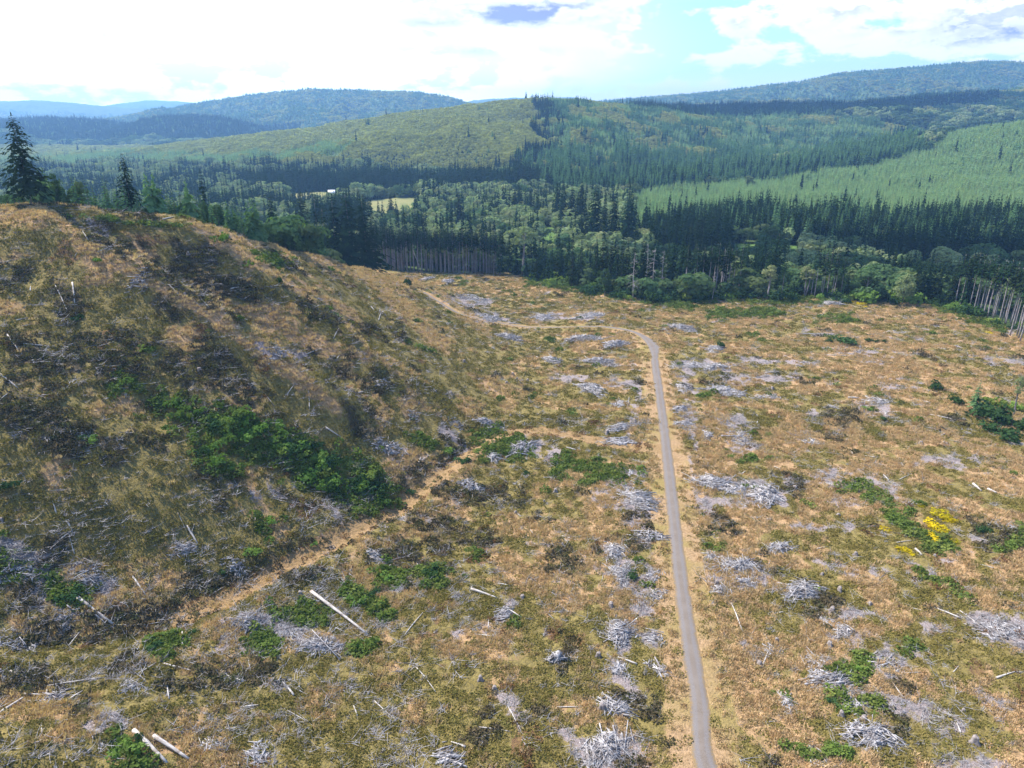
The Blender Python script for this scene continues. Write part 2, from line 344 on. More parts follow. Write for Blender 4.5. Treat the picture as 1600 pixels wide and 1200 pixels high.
Z_GREY = [(1072, 565, 1088, 760, 8), (1090, 760, 1112, 900, 9), (990, 745, 1025, 1000, 12), (1000, 570, 985, 690, 6), (960, 1000, 970, 1160, 10), (1100, 570, 1160, 575, 7), (1110, 600, 1180, 600, 6), (1130, 590, 1250, 592, 5), (1120, 755, 1210, 778, 14), (1210, 760, 1330, 740, 10), (1300, 745, 1390, 770, 15), (1370, 1030, 1410, 1045, 22), (1370, 1100, 1440, 1120, 20), (1330, 1085, 1390, 1110, 20),
          (1400, 1110, 1480, 1125, 9), (1520, 970, 1600, 990, 24), (1180, 1010, 1210, 1020, 12), (1250, 820, 1320, 828, 7), (1280, 880, 1360, 895, 9), (1140, 660, 1170, 700, 12), (1290, 965, 1370, 960, 7), (1540, 1100, 1600, 1110, 8),
          (1090, 900, 1180, 910, 12), (960, 770, 1030, 830, 20), (1000, 835, 1030, 850, 12), (955, 890, 1030, 930, 18), (960, 985, 1020, 1000, 14), (900, 1170, 980, 1180, 22), (370, 960, 540, 1015, 14), (690, 670, 720, 700, 9), (500, 800, 600, 830, 5),
          (1460, 715, 1500, 730, 10), (1350, 640, 1390, 640, 9), (1290, 545, 1400, 560, 4), (1540, 565, 1600, 567, 4), (1380, 600, 1450, 605, 4), (1250, 522, 1300, 523, 3), (1440, 720, 1520, 720, 6), (1150, 560, 1210, 570, 5), (1235, 565, 1270, 567, 6), (1060, 640, 1064, 660, 8),
          (840, 495, 940, 495, 6), (700, 470, 760, 475, 7), (735, 495, 790, 500, 6), (820, 690, 850, 705, 14), (860, 590, 910, 592, 6), (960, 600, 1000, 605, 7), (0, 860, 60, 880, 18), (60, 900, 90, 960, 14), (130, 880, 170, 920, 12), (290, 940, 400, 910, 5), (140, 350, 160, 372, 8), (410, 545, 470, 560, 8)]
Z_OLIVE = [(740, 650, 1000, 668, 24), (760, 712, 1000, 735, 20), (470, 905, 700, 765, 20), (820, 590, 980, 650, 30), (620, 540, 740, 640, 44), (720, 540, 900, 600, 30), (600, 1080, 900, 1150, 70), (250, 1060, 560, 1150, 60), (60, 330, 300, 345, 10), (560, 860, 700, 960, 50), (850, 960, 930, 1100, 40), (1150, 950, 1350, 940, 20), (1080, 480, 1420, 478, 14), (60, 800, 260, 820, 40), (150, 620, 260, 720, 40)]
Z_SPUR = [(q[0], q[1], q[2], q[3], q[4]*1.15) for q in Z_TAN[:10]]
TRENCH = np.array([hit(px, py, H)[:2] for px, py in [(60, 990), (160, 982), (300, 950), (430, 888), (530, 840), (610, 793), (675, 742), (715, 705)]])
def caps(u, v, L, soft=0.5):
    m = np.zeros(np.shape(u))
    for x0, y0, x1, y1, r in L:
        d, _ = seg_dist(u, v, [(x0, y0), (x1, y1)]); m = np.maximum(m, sstep(d, r*(1+soft), r*(1-soft)))
    return m
def zones(x, y, z):
    """tan grass, green growth, dark brush, grey bare ground with chips, orange verge, forest floor, red brown litter, all 0..1"""
    u, v, dep = project(x, y, z)
    w1 = fbm(x, y, 9, 4, 41); w2 = fbm(x+300, y, 5, 4, 47); big = fbm(x, y, 60, 3, 53); w3 = fbm(x, y+500, 4, 3, 59)
    uu = u+w1*90*100/dep*0.5; vv = v+w2*45*100/dep*0.5
    hill = sstep(z-0.12*np.maximum(0, -x), 2, 9)*sstep(-x, -20, 40)
    right = sstep(u, 760, 1000)
    olv = caps(uu, vv, Z_OLIVE, .6); tan = sstep(w1+0.35*big+0.30*right-0.20*hill+0.3*w3, 0.0, 0.6)*(1-.75*olv*sstep(w2, -.6, .4))
    tan = np.maximum(tan, caps(uu, vv, Z_TAN)*sstep(w2, -0.9, 0.1))
    green = 0.5*sstep(fbm(x, y, 11, 3, 61)+0.7*w2, 0.95, 1.4)
    green = np.maximum(green, caps(uu, vv, Z_GREEN)*sstep(w3+.4*w2, -1.0, 0.15))
    dark = 0.8*sstep(fbm(x-90, y, 14, 4, 67)+0.25*hill+0.35*w3, 0.62, 1.1)
    dark = np.maximum(dark, caps(uu, vv, Z_DARK)*sstep(w3, -0.7, 0.1))
    grey = sstep(fbm(x, y, 12, 4, 71)+0.5*w3+0.12*sstep(u, 1040, 1200)-0.25*hill, 0.88, 1.15)*0.8
    grey = np.maximum(grey, caps(uu, vv, Z_GREY)*sstep(w3+w2, -0.9, -0.1))
    red = sstep(fbm(x+77, y, 10, 4, 73)+0.3*w2, 0.45, 0.9)
    d, _ = seg_dist(x, y, _RC); dt, _ = seg_dist(x, y, TRACK)
    fr = sstep(y, 330, 400); verge = sstep(d, 8.5+w2*1.5-4.2*fr, 5.0-2.8*fr)*(1-.4*fr)
    tr = sstep(dt, 4.6+w2*.8, 2.4)
    verge = np.maximum(verge, tr*0.9)
    tren, _ = seg_dist(x, y, TRENCH); dark = np.maximum(dark, .9*sstep(tren+w2*1.5, 5.5, 2.0)*sstep(w3, -1.1, -.1)); red = np.where(tr > .3, 1.0, red*.7)
    spur = caps(uu, vv, Z_SPUR, .7); tan = np.maximum(tan, spur); dark = dark*(1-spur)
    grey = grey*(1-verge); dark = dark*(1-verge); green = green*(1-verge*.9)
    green = green*(1-0.4*grey)
    return dict(tan=tan, green=green, dark=dark, grey=grey, verge=verge, red=red, u=u, v=v, dep=dep)

# tree cover polygons in photograph pixels of the ground they stand on
def inpoly(u, v, poly):
    u = np.asarray(u); v = np.asarray(v); c = np.zeros(u.shape, bool); P = poly
    for i in range(len(P)):
        x0, y0 = P[i]; x1, y1 = P[i-1]
        if y0 == y1: continue
        cond = ((y0 > v) != (y1 > v)) & (u < (x1-x0)*(v-y0)/(y1-y0)+x0)
        c ^= cond
    return c
EDGE_PX = [(420, 386), (500, 402), (560, 412), (620, 424), (700, 427), (790, 428), (830, 440), (880, 448), (940, 460), (1010, 470), (1080, 474), (1150, 468), (1230, 467), (1300, 467), (1350, 472), (1440, 474), (1500, 486), (1550, 505), (1600, 524), (1700, 570), (1850, 640), (2000, 690)]
FIELDS = [[(562, 316), (600, 311), (650, 307), (657, 314), (640, 330), (600, 336), (566, 333)], [(843, 357), (862, 354), (872, 362), (869, 378), (846, 381)], [(1143, 380), (1186, 381), (1190, 394), (1148, 396)], [(1228, 384), (1256, 384), (1256, 400), (1230, 400)], [(96, 259), (118, 259), (118, 265), (96, 266)], [(452, 303), (500, 300), (528, 302), (528, 309), (452, 311)], [(474, 338), (488, 330), (488, 370), (476, 366)]]
_edge = np.array([hit(px, py, H0)[:2] for px, py in EDGE_PX])
def beyond_edge(x, y):
    """metres beyond the far edge of the clearing (negative inside it)"""
    d, _ = seg_dist(x, y, _edge)
    crest = [tuple(p[:2]+np.array([0, 10])) for p in cw[:5]]
    poly = [(-600, -200), (-600, 330)]+crest[:4]+[tuple(p) for p in _edge]+[(900, 200), (900, -200)]
    ins = inpoly(x, y, poly)
    d2, _ = seg_dist(x, y, crest[:5]+[tuple(_edge[1])])
    d = np.minimum(d, d2)
    return np.where(ins, -d, d)

# ------------------------------------------------------------------ ground sheet: fine near the camera, coarse far away
def build_ground():
    r = [30.0]
    while r[-1] < 12700:
        q = r[-1]
        r.append(q+(1.0 if 90 < q < 560 else (2.5 if q < 90 else max(1.0, q*0.0065))))
    r = np.array(r); a1 = np.radians(np.linspace(-44, 44, 820)); 
    a = np.concatenate([np.radians(np.linspace(-180, -46, 90)), a1, np.radians(np.linspace(46, 180, 90))])
    R, A = np.meshgrid(r, a, indexing='ij'); x = R*np.sin(A); y = R*np.cos(A)
    z = H(x, y); nr, na = x.shape
    # canopy-like relief on the far wooded hills
    far = sstep(R, 900, 1600); lump = fbm(x, y, 26, 2, 91)*2.0+fbm(x, y, 70, 2, 93)*4.0
    z = z+far*lump*sstep(R, 1200, 4000)
    V = np.stack([x, y, z], -1).reshape(-1, 3); V = np.vstack([V, [0, 0, float(H(np.array([0.]), np.array([0.]))[0])]])
    i, j = np.meshgrid(np.arange(nr-1), np.arange(na-1), indexing='ij'); b = i*na+j
    F4 = np.stack([b, b+1, b+na+1, b+na], -1).reshape(-1, 4)[:, ::-1]
    c = len(V)-1; j = np.arange(na-1); F3 = np.stack([j, j+1, np.full(na-1, c)], -1)
    me = mk_mesh('ground', V, F4, F3, smooth=True)
    zo = zones(x, y, z); be = beyond_edge(x, y)
    out = sstep(be, -2, 5); out = np.maximum(out, sstep(y, 620, 700))
    fld = np.zeros(x.shape)
    for p in FIELDS: fld = np.maximum(fld, inpoly(zo['u'], zo['v'], p) & (y > 520))
    def attr(nm, chans):
        at = me.attributes.new(nm, 'FLOAT_COLOR', 'POINT'); d = np.ones((len(V), 4), np.float32)
        for k, c_ in enumerate(chans): d[:-1, k] = np.broadcast_to(c_, x.shape).ravel()
        at.data.foreach_set('color', d.ravel())
    attr('za', [zo['tan'], zo['green'], zo['dark'], zo['grey']])
    attr('zb', [zo['verge'], out, fld.astype(float), zo['red']])
    me.materials.append(mat_ground()); o = add('ground', me, kind='structure')
    return o

def mat_new(name):
    m = bpy.data.materials.new(name); m.use_nodes = True; m.node_tree.nodes.clear(); return m, NT(m.node_tree)
def mat_ground():
    m, T = mat_new('cut_over_ground')
    geo = T.node('ShaderNodeNewGeometry'); P = geo.outputs['Position']
    A = T.node('ShaderNodeVertexColor' if False else 'ShaderNodeAttribute', attribute_name='za'); B = T.node('ShaderNodeAttribute', attribute_name='zb')
    sa = T.node('ShaderNodeSeparateColor', ins={0: A.outputs['Color']}); sb = T.node('ShaderNodeSeparateColor', ins={0: B.outputs['Color']})
    tan, green, dark = sa.outputs; grey = A.outputs['Alpha']; verge, out, fld = sb.outputs; red = B.outputs['Alpha']
    n_f = T.noise(P, 1.3, 5, 0.65); n_m = T.noise(P, 0.33, 4, 0.6); n_l = T.noise(P, 0.05, 3, 0.5); n_x = T.noise(P, 3.5, 3, 0.7)
    def edge(mask, lo=0.15):
        # break a soft zone up with fine noise
        return T.maprange(T.math('ADD', mask, T.math('MULTIPLY', T.math('SUBTRACT', n_f, 0.5), 1.6)), 0.2, 0.8)
    base = T.mixc(T.maprange(n_m, 0.35, 0.65), (0.20, 0.152, 0.048), (0.27, 0.208, 0.072))
    base = T.mixc(T.maprange(n_f, 0.40, 0.62), base, (0.15, 0.118, 0.045))
    tanc = T.mixc(T.maprange(n_f, 0.35, 0.65), (0.43, 0.275, 0.145), (0.31, 0.195, 0.095))
    redc = T.mixc(T.maprange(n_f, 0.35, 0.65), (0.20, 0.105, 0.05), (0.14, 0.085, 0.045))
    grc = T.mixc(T.maprange(n_f, 0.35, 0.65), (0.085, 0.12, 0.025), (0.14, 0.18, 0.04))
    dkc = T.mixc(T.maprange(n_f, 0.40, 0.62), (0.055, 0.045, 0.024), (0.13, 0.10, 0.06))
    gyc = T.mixc(T.maprange(n_x, 0.35, 0.65), (0.34, 0.285, 0.275), (0.20, 0.155, 0.14))
    vgc = T.mixc(T.maprange(n_f, 0.35, 0.65), (0.40, 0.262, 0.145), (0.28, 0.18, 0.09))
    vgc = T.mixc(T.maprange(n_l, 0.45, 0.6), vgc, (0.27, 0.20, 0.075))
    vgc = T.mixc(red, vgc, T.mixc(T.maprange(n_f, 0.35, 0.65), (0.34, 0.215, 0.105), (0.235, 0.155, 0.07)))
    c = T.mixc(edge(red), base, redc); c = T.mixc(edge(tan), c, tanc); c = T.mixc(edge(dark), c, dkc); c = T.mixc(edge(green), c, grc)
    c = T.mixc(edge(grey), c, gyc); c = T.mixc(edge(verge), c, vgc)
    forest = T.mixc(T.maprange(T.noise(P, 0.02, 5, 0.6), 0.35, 0.65), (0.035, 0.06, 0.022), (0.08, 0.115, 0.038))
    field = T.mixc(T.maprange(n_l, 0.3, 0.7), (0.17, 0.18, 0.065), (0.24, 0.22, 0.09))
    sp = T.node('ShaderNodeSeparateXYZ', ins={0: P})
    field = T.mixc(T.maprange(sp.outputs[0], -40, 0), field, (0.10, 0.17, 0.04))
    c = T.mixc(out, c, forest); c = T.mixc(fld, c, field)
    bs = T.node('ShaderNodeBsdfPrincipled', ins={'Base Color': c, 'Roughness': 0.95, 'Specular IOR Level': 0.1})
    hgt = T.math('ADD', T.math('MULTIPLY', n_f, 0.8), T.math('MULTIPLY', n_x, 0.3))
    bmp = T.node('ShaderNodeBump', ins={'Strength': 0.9, 'Distance': 0.9, 'Height': hgt})
    T.l.new(bmp.outputs[0], bs.inputs['Normal'])
    o = T.node('ShaderNodeOutputMaterial'); T.l.new(bs.outputs[0], o.inputs[0]); return m
ground = build_ground()

def mat_road():
    m, T = mat_new('crushed_gravel'); P = T.node('ShaderNodeNewGeometry').outputs['Position']
    U = T.node('ShaderNodeAttribute', attribute_name='across'); a = U.outputs['Fac']
    n = T.noise(P, 2.2, 5, 0.7); n2 = T.noise(P, 0.25, 3, 0.6); n3 = T.noise(P, 9, 2, 0.7)
    c = T.mixc(T.maprange(n3, 0.3, 0.7), (0.088, 0.075, 0.070), (0.205, 0.178, 0.165))
    c = T.mixc(T.maprange(n2, 0.4, 0.7), c, (0.18, 0.158, 0.15))
    # two paler wheel ruts worn clean by traffic, browner crown between them
    rut = T.math('ADD', T.maprange(T.math('ABSOLUTE', T.math('SUBTRACT', a, 0.46)), 0.3, 0.1), 0.0, clamp=True)
    c = T.mixc(T.math('MULTIPLY', rut, T.maprange(n, 0.3, 0.6, 0.3, 0.8)), T.mixc(0.35, c, (0.20, 0.15, 0.10)), T.mixc(T.maprange(n3, 0.3, 0.7), (0.135, 0.122, 0.118), (0.22, 0.20, 0.195)))
    e = T.maprange(T.math('ADD', a, T.math('MULTIPLY', T.math('SUBTRACT', n, 0.5), 1.3)), 0.62, 1.0)
    c = T.mixc(e, c, (0.22, 0.15, 0.07))
    bs = T.node('ShaderNodeBsdfPrincipled', ins={'Base Color': c, 'Roughness': 0.95, 'Specular IOR Level': 0.1})
    T.l.new(T.node('ShaderNodeBump', ins={'Strength': 0.6, 'Distance': 0.15, 'Height': n3}).outputs[0], bs.inputs['Normal'])
    T.l.new(bs.outputs[0], T.node('ShaderNodeOutputMaterial').inputs[0]); return m
def build_road():
    P = resample(smooth_line(ROAD3[::3], 4), 0.8); T_ = np.gradient(P[:, :2], axis=0); T_ /= np.linalg.norm(T_, axis=1)[:, None]
    N = np.stack([T_[:, 1], -T_[:, 0]], 1); acr = np.array([-1, -.75, -.45, -.2, 0, .2, .45, .75, 1.0]); n = len(P)
    # the road widens into a turnout on its outer side at the bend
    tc = hit(1034, 538)[:2]; dt = np.linalg.norm(P[:, :2]-tc, axis=1); extra = 5.0*np.exp(-(dt/11)**2)
    fade = 1-0.6*sstep(np.arange(n)/n, 0.60, 0.85)
    hw = (2.1+0.22*fbm(P[:, 0], P[:, 1], 3.5, 3, 3))*fade
    V = []; U = []
    for k, s in enumerate(acr):
        w = hw*s+(extra*s if s > 0 else 0)
        V.append(np.column_stack([P[:, 0]+N[:, 0]*w, P[:, 1]+N[:, 1]*w, P[:, 2]+0.16*(1-s*s)-0.05*abs(s)**4+0.02])); U.append(np.full(n, abs(s)))
    V = np.stack(V, 1).reshape(-1, 3); U = np.stack(U, 1).ravel(); m = len(acr)
    i, j = np.meshgrid(np.arange(n-1), np.arange(m-1), indexing='ij'); b = i*m+j
    me = mk_mesh('road', V, np.stack([b, b+1, b+m+1, b+m], -1).reshape(-1, 4)[:, ::-1], smooth=True, mat=mat_road())
    at = me.attributes.new('across', 'FLOAT', 'POINT'); at.data.foreach_set('value', U.astype(np.float32))
    return add('gravel_road', me, kind='structure')
road = build_road()

# ------------------------------------------------------------------ plant materials
def mat_leaf(name, c1, c2, c3=None, trans=0.3, rough=0.7, var=0.35):
    """two-tone foliage with a different mix for each plant"""
    m, T = mat_new(name); P = T.node('ShaderNodeNewGeometry').outputs['Position']
    oi = T.node('ShaderNodeObjectInfo').outputs['Random']
    n = T.noise(P, 0.9, 3, 0.6)
    c = T.mixc(T.maprange(n, 0.35, 0.65), c1, c2)
    if c3: c = T.mixc(T.math('MULTIPLY', T.maprange(oi, 0.45, 1.0), 0.75), c, c3)
    hv = T.node('ShaderNodeHueSaturation', ins={'Value': T.math('ADD', 1-var, T.math('MULTIPLY', T.math('FRACT', T.math('MULTIPLY', oi, 7.13)), 2*var)), 'Color': c})
    c = hv.outputs[0]
    d = T.node('ShaderNodeBsdfDiffuse', ins={0: c, 1: 1.0}); t = T.node('ShaderNodeBsdfTranslucent', ins={0: T.mixc(1.0, c, (1.0, 1.15, 0.6), 'MULTIPLY')})
    x = T.node('ShaderNodeMixShader', ins={0: trans, 1: d.outputs[0], 2: t.outputs[0]})
    T.l.new(x.outputs[0], T.node('ShaderNodeOutputMaterial').inputs[0]); return m
def mat_bark(name, c1, c2, sc=3.0):
    m, T = mat_new(name); tc = T.node('ShaderNodeTexCoord').outputs['Object']
    v = T.node('ShaderNodeVectorMath', operation='MULTIPLY', ins={0: tc, 1: (1, 1, 0.15)}).outputs[0]
    n = T.noise(v, sc, 5, 0.7); n2 = T.noise(tc, 0.5, 2, .5)
    c = T.mixc(T.maprange(n, 0.35, 0.65), c1, c2); c = T.mixc(T.maprange(n2, 0.45, 0.7, 0, 0.5), c, tuple(0.5*q for q in c1))
    bs = T.node('ShaderNodeBsdfPrincipled', ins={'Base Color': c, 'Roughness': 0.9, 'Specular IOR Level': 0.1})
    T.l.new(T.node('ShaderNodeBump', ins={'Strength': 0.5, 'Distance': 0.1, 'Height': n}).outputs[0], bs.inputs['Normal'])
    T.l.new(bs.outputs[0], T.node('ShaderNodeOutputMaterial').inputs[0]); return m
M = dict(
 fir=mat_leaf('dark_fir_needles', (0.012, 0.032, 0.014), (0.030, 0.062, 0.022), (0.038, 0.055, 0.020), 0.15),
 firmid=mat_leaf('fir_needles', (0.095, 0.185, 0.08), (0.18, 0.29, 0.115), (0.13, 0.21, 0.085), 0.25, var=.25),
 young=mat_leaf('young_fir_needles', (0.21, 0.33, 0.15), (0.32, 0.43, 0.20), (0.33, 0.38, 0.15), 0.3, var=.22),
 alder=mat_leaf('alder_leaves', (0.21, 0.28, 0.12), (0.34, 0.39, 0.18), (0.33, 0.33, 0.16), 0.25, var=.2),
 alderd=mat_leaf('alder_leaves_green', (0.07, 0.13, 0.055), (0.13, 0.20, 0.075), (0.15, 0.175, 0.065), 0.25, var=.25),
 scrub=mat_leaf('young_broadleaf_scrub', (0.30, 0.31, 0.10), (0.43, 0.41, 0.14), (0.32, 0.32, 0.11), 0.35, var=.2),
 farfol=mat_leaf('distant_canopy', (0.040, 0.080, 0.022), (0.075, 0.115, 0.032), (0.055, 0.10, 0.035), 0.3, var=.3),
 bush=mat_leaf('bright_bush_leaves', (0.12, 0.21, 0.04), (0.20, 0.30, 0.06), (0.24, 0.28, 0.065), 0.25, var=.25),
 bushd=mat_leaf('dark_bush_leaves', (0.036, 0.075, 0.026), (0.070, 0.125, 0.042), None, 0.2, var=.2),
 broom=mat_leaf('yellow_broom_flowers', (0.55, 0.40, 0.01), (0.75, 0.58, 0.02), (0.30, 0.28, 0.02), 0.3, var=.2),
 bark=mat_bark('fir_bark', (0.13, 0.10, 0.085), (0.26, 0.21, 0.18)),
 barkp=mat_bark('pale_bark', (0.19, 0.165, 0.165), (0.36, 0.325, 0.325)),
 deadwood=mat_bark('weathered_snag_wood', (0.30, 0.26, 0.25), (0.50, 0.46, 0.45)),
)

# ------------------------------------------------------------------ plant builders
RNG = np.random.default_rng(7)
def tube(P, R, n=6, cap=True):
    P = np.asarray(P, float); k = len(P); R = np.asarray(R, float)
    T_ = np.gradient(P, axis=0); T_ /= np.linalg.norm(T_, axis=1)[:, None]+1e-9
    up = np.where(np.abs(T_[:, 2:3]) > 0.9, [[1, 0, 0]], [[0, 0, 1]]); A = np.cross(T_, up); A /= np.linalg.norm(A, axis=1)[:, None]; B = np.cross(T_, A)
    an = np.arange(n)*2*math.pi/n
    V = P[:, None]+R[:, None, None]*(A[:, None]*np.cos(an)[None, :, None]+B[:, None]*np.sin(an)[None, :, None]); V = V.reshape(-1, 3)
    i, j = np.meshgrid(np.arange(k-1), np.arange(n), indexing='ij'); b = i*n; j2 = (j+1) % n
    Fq = np.stack([b+j, b+j2, b+n+j2, b+n+j], -1).reshape(-1, 4)
    if cap:
        V = np.vstack([V, P[0], P[-1]]); c0 = len(V)-2
        j = np.arange(n); j2 = (j+1) % n
        F3 = np.vstack([np.stack([np.full(n, c0), j2, j], 1), np.stack([np.full(n, c0+1), (k-1)*n+j, (k-1)*n+j2], 1)])
        return V, Fq, F3
    return V, Fq, np.zeros((0, 3), int)
class Acc:
    def __init__(s): s.V = []; s.F4 = []; s.F3 = []; s.n = 0
    def put(s, V, F4=None, F3=None):
        V = np.asarray(V).reshape(-1, 3)
        if F4 is not None and len(F4): s.F4.append(np.asarray(F4)+s.n)
        if F3 is not None and len(F3): s.F3.append(np.asarray(F3)+s.n)
        s.V.append(V); s.n += len(V)
    def quads(s, C, U, W):
        """rhombus-ish leaf quads: centre, half axes"""
        V = np.stack([C-U, C-W*0.8, C+U, C+W], 1).reshape(-1, 3); k = len(C)
        s.put(V, np.arange(4*k).reshape(-1, 4))
    def mesh(s, name, mat, smooth=False):
        return mk_mesh(name, np.vstack(s.V), np.vstack(s.F4) if s.F4 else None, np.vstack(s.F3) if s.F3 else None, smooth, mat)
def unit(v): return v/(np.linalg.norm(v, axis=-1, keepdims=True)+1e-9)

def conifer(h, rad, bare=0.1, levels=26, per=7, quads=4, droop=0.25, taper=0.85, seed=0, mats=('fir', 'bark'), ragged=0.25, leafw=0.30, lean=0.0, topthin=0.0):
    g = np.random.default_rng(seed)
    tr = Acc(); zt = np.linspace(-1.2, h*0.97, 7); bend = np.stack([lean*h*np.clip(zt/h, 0, 1)**1.5, 0.01*h*np.sin(zt/h*3+seed), zt], 1)
    r0 = max(0.06, h*0.0095); tr.put(*tube(bend, r0*(1-0.93*np.clip(zt/h, 0, 1)**1.1)+0.02, 6))
    cr = Acc(); t = (np.arange(levels)+g.uniform(-.4, .4, levels))/levels; t = np.clip(t, 0, 0.995)
    C, U, W = [], [], []
    for ti in t:
        z = h*(bare+(1-bare)*ti); L0 = rad*((1-ti)**taper)*(0.55+0.45*min(1, ti/0.12+0.35)); n = max(4, int(per*(1-0.4*ti)))
        ph = g.uniform(0, 6.28)
        for k in range(n):
            if g.random() < ragged*0.5: continue
            L = L0*g.uniform(1-ragged, 1+ragged*.6)+0.15; an = ph+k*6.283/n+g.uniform(-.35, .35); d = np.array([math.cos(an), math.sin(an), 0])
            side = np.array([-d[1], d[0], 0]); dr = droop*g.uniform(.6, 1.5)
            for q in range(quads):
                s = (q+0.55+g.uniform(-.2, .2))/quads
                c = d*L*s+np.array([0, 0, z-dr*L*s*s+0.08*L]); c[0] += lean*h*(z/h)**1.5; c[2] += g.uniform(-.06, .06)*L
                w = leafw*L*(1.15-0.75*s)*g.uniform(.8, 1.2)+0.1
                u = unit(d+np.array([0, 0, -dr*(2*s)+g.uniform(-.3, .3)]))*(L/quads*0.85)
                sd = side if q % 2 == 0 else side*0.8+np.array([0, 0, g.uniform(-.8, .2)])
                C.append(c); U.append(u); W.append(unit(sd+g.normal(0, .15, 3))*w)
    C += [np.array([lean*h, 0, h])]; U += [np.array([0, 0, h*0.03])]; W += [np.array([h*.006+.05, 0, 0])]
    cr.quads(np.array(C), np.array(U), np.array(W))
    return tr.mesh('trunk', M[mats[1]], True), cr.mesh('crown', M[mats[0]])

def broadleaf(h, rad, bare=0.25, clumps=26, leaves=46, size=0.42, seed=0, mats=('alder', 'barkp'), oblate=0.9, multi=1):
    g = np.random.default_rng(seed); tr = Acc(); cr = Acc()
    zc = h*(bare+(1-bare)*0.5); hz = h*(1-bare)*0.5
    # clump centres through an uneven ellipsoid
    cen = []
    while len(cen) < clumps:
        p = g.uniform(-1, 1, 3); q = np.linalg.norm(p)
        if 0.35 < q < 0.95: cen.append(p)
    cen = np.array(cen)*np.array([rad, rad, hz])*0.86+np.array([0, 0, zc])
    cen[:, :2] *= (1-0.25*((cen[:, 2:3]-zc)/hz))
    for s in range(multi):
        off = g.uniform(-.3, .3, 2)*(multi > 1); zt = np.linspace(-0.8, h*0.82, 6)
        P = np.stack([off[0]*zt*.4+0.02*h*np.sin(zt/h*4+seed+s), off[1]*zt*.4+0.02*h*np.cos(zt/h*3+seed), zt], 1); r0 = h*0.014+0.04
        tr.put(*tube(P, r0*(1-0.85*np.clip(zt/h, 0, 1))+0.015, 6))
    for c in cen[::3]:
        z0 = max(h*bare*0.8, c[2]-np.hypot(c[0], c[1])*0.9); p0 = np.array([0, 0, min(z0, h*.75)])
        tr.put(*tube(np.linspace(p0, c, 3)+np.array([[0, 0, 0], [0, 0, .2], [0, 0, 0]]), [h*.006+.03, h*.004+.02, .02], 4, cap=False))
    C, U, W = [], [], []
    for c in cen:
        r = rad*g.uniform(.30, .48); n = int(leaves*g.uniform(.7, 1.3)); d = unit(g.normal(0, 1, (n, 3))); d[:, 2] = np.where(d[:, 2] < -0.3, -d[:, 2]*0.6, d[:, 2])
        pos = c+d*r*g.uniform(.75, 1.05, (n, 1))*np.array([1, 1, 0.8]); nrm = unit(d+np.array([0, 0, .25])+g.normal(0, .32, (n, 3))); a = unit(np.cross(nrm, g.normal(0, 1, (n, 3)))); b = np.cross(nrm, a)
        sz = size*g.uniform(.6, 1.35, (n, 1)); C.append(pos); U.append(a*sz); W.append(b*sz)
    cr.quads(np.vstack(C), np.vstack(U), np.vstack(W))
    return tr.mesh('trunk', M[mats[1]], True), cr.mesh('crown', M[mats[0]])

def snag(h, seed=0, limbs=26):
    g = np.random.default_rng(seed); tr = Acc(); zt = np.linspace(-1, h, 7); r0 = h*0.012
    tr.put(*tube(np.stack([.01*h*np.sin(zt/4+seed), .01*h*np.cos(zt/5), zt], 1), r0*(1-.8*np.clip(zt/h, 0, 1)), 6))
    br = Acc()
    for i in range(limbs):
        z = h*g.uniform(.3, .97); L = (h-z)*.22+g.uniform(.5, 1.6); an = g.uniform(0, 6.28); d = np.array([math.cos(an), math.sin(an), g.uniform(-.5, .25)])
        p = np.array([0, 0, z]); br.put(*tube([p, p+d*L*.5, p+d*L+np.array([0, 0, -.2*L])], [.07, .05, .02], 4, cap=False))
        for q in range(3):
            s = g.uniform(.3, .9); e = d+g.normal(0, .6, 3); br.put(*tube([p+d*L*s, p+d*L*s+e*L*.3], [.035, .012], 3, cap=False))
    return tr.mesh('trunk', M['deadwood'], True), br.mesh('crown', M['deadwood'])  # this crown is only the snag's bare limbs

def bush(w, h, n=260, size=0.22, seed=0, mat='bush', lobes=7):
    g = np.random.default_rng(seed); a = Acc(); cen = np.column_stack([g.uniform(-.55, .55, lobes)*w, g.uniform(-.55, .55, lobes)*w, g.uniform(.15, .55, lobes)*h])
    C, U, W = [], [], []
    for c in cen:
        m = n//lobes; d = unit(g.normal(0, 1, (m, 3))); d[:, 2] = np.abs(d[:, 2])*1.1-0.15; r = g.uniform(.7, 1.1, (m, 1))*np.array([w*.42, w*.42, h*.48])*g.uniform(.7, 1.1)
        p = c+d*r; nr = unit(d+g.normal(0, .4, (m, 3))); u = unit(np.cross(nr, g.normal(0, 1, (m, 3)))); v = np.cross(nr, u); s = size*g.uniform(.6, 1.4, (m, 1))
        C.append(p); U.append(u*s); W.append(v*s)
    a.quads(np.vstack(C), np.vstack(U), np.vstack(W))
    for i in range(5):
        e = cen[i % lobes]; a.put(*tube([(0, 0, -.3), e*.6, e], [.05, .03, .01], 3, cap=False))
    return a.mesh('bush', M[mat])

# a thing's prototype is (name, trunk mesh, crown mesh); every tree is an Empty with its own trunk and crown
def plant_tree(kind, tm, cm, x, y, s, rz, label, group=None, cat='tree', sz=1.0, sink=0.0, cname='crown', lean=(0, 0)):
    e = bpy.data.objects.new(kind, None); link(e); e.location = (x, y, float(H(np.array([x]), np.array([y]))[0])-sink); e.scale = (s, s, s*sz); e.rotation_euler = (lean[0], lean[1], rz)
    e['label'] = label; e['category'] = cat
    if group: e['group'] = group
    e.empty_display_size = 1
    a = bpy.data.objects.new('trunk', tm); link(a, e); b = bpy.data.objects.new(cname, cm); link(b, e)
    return e

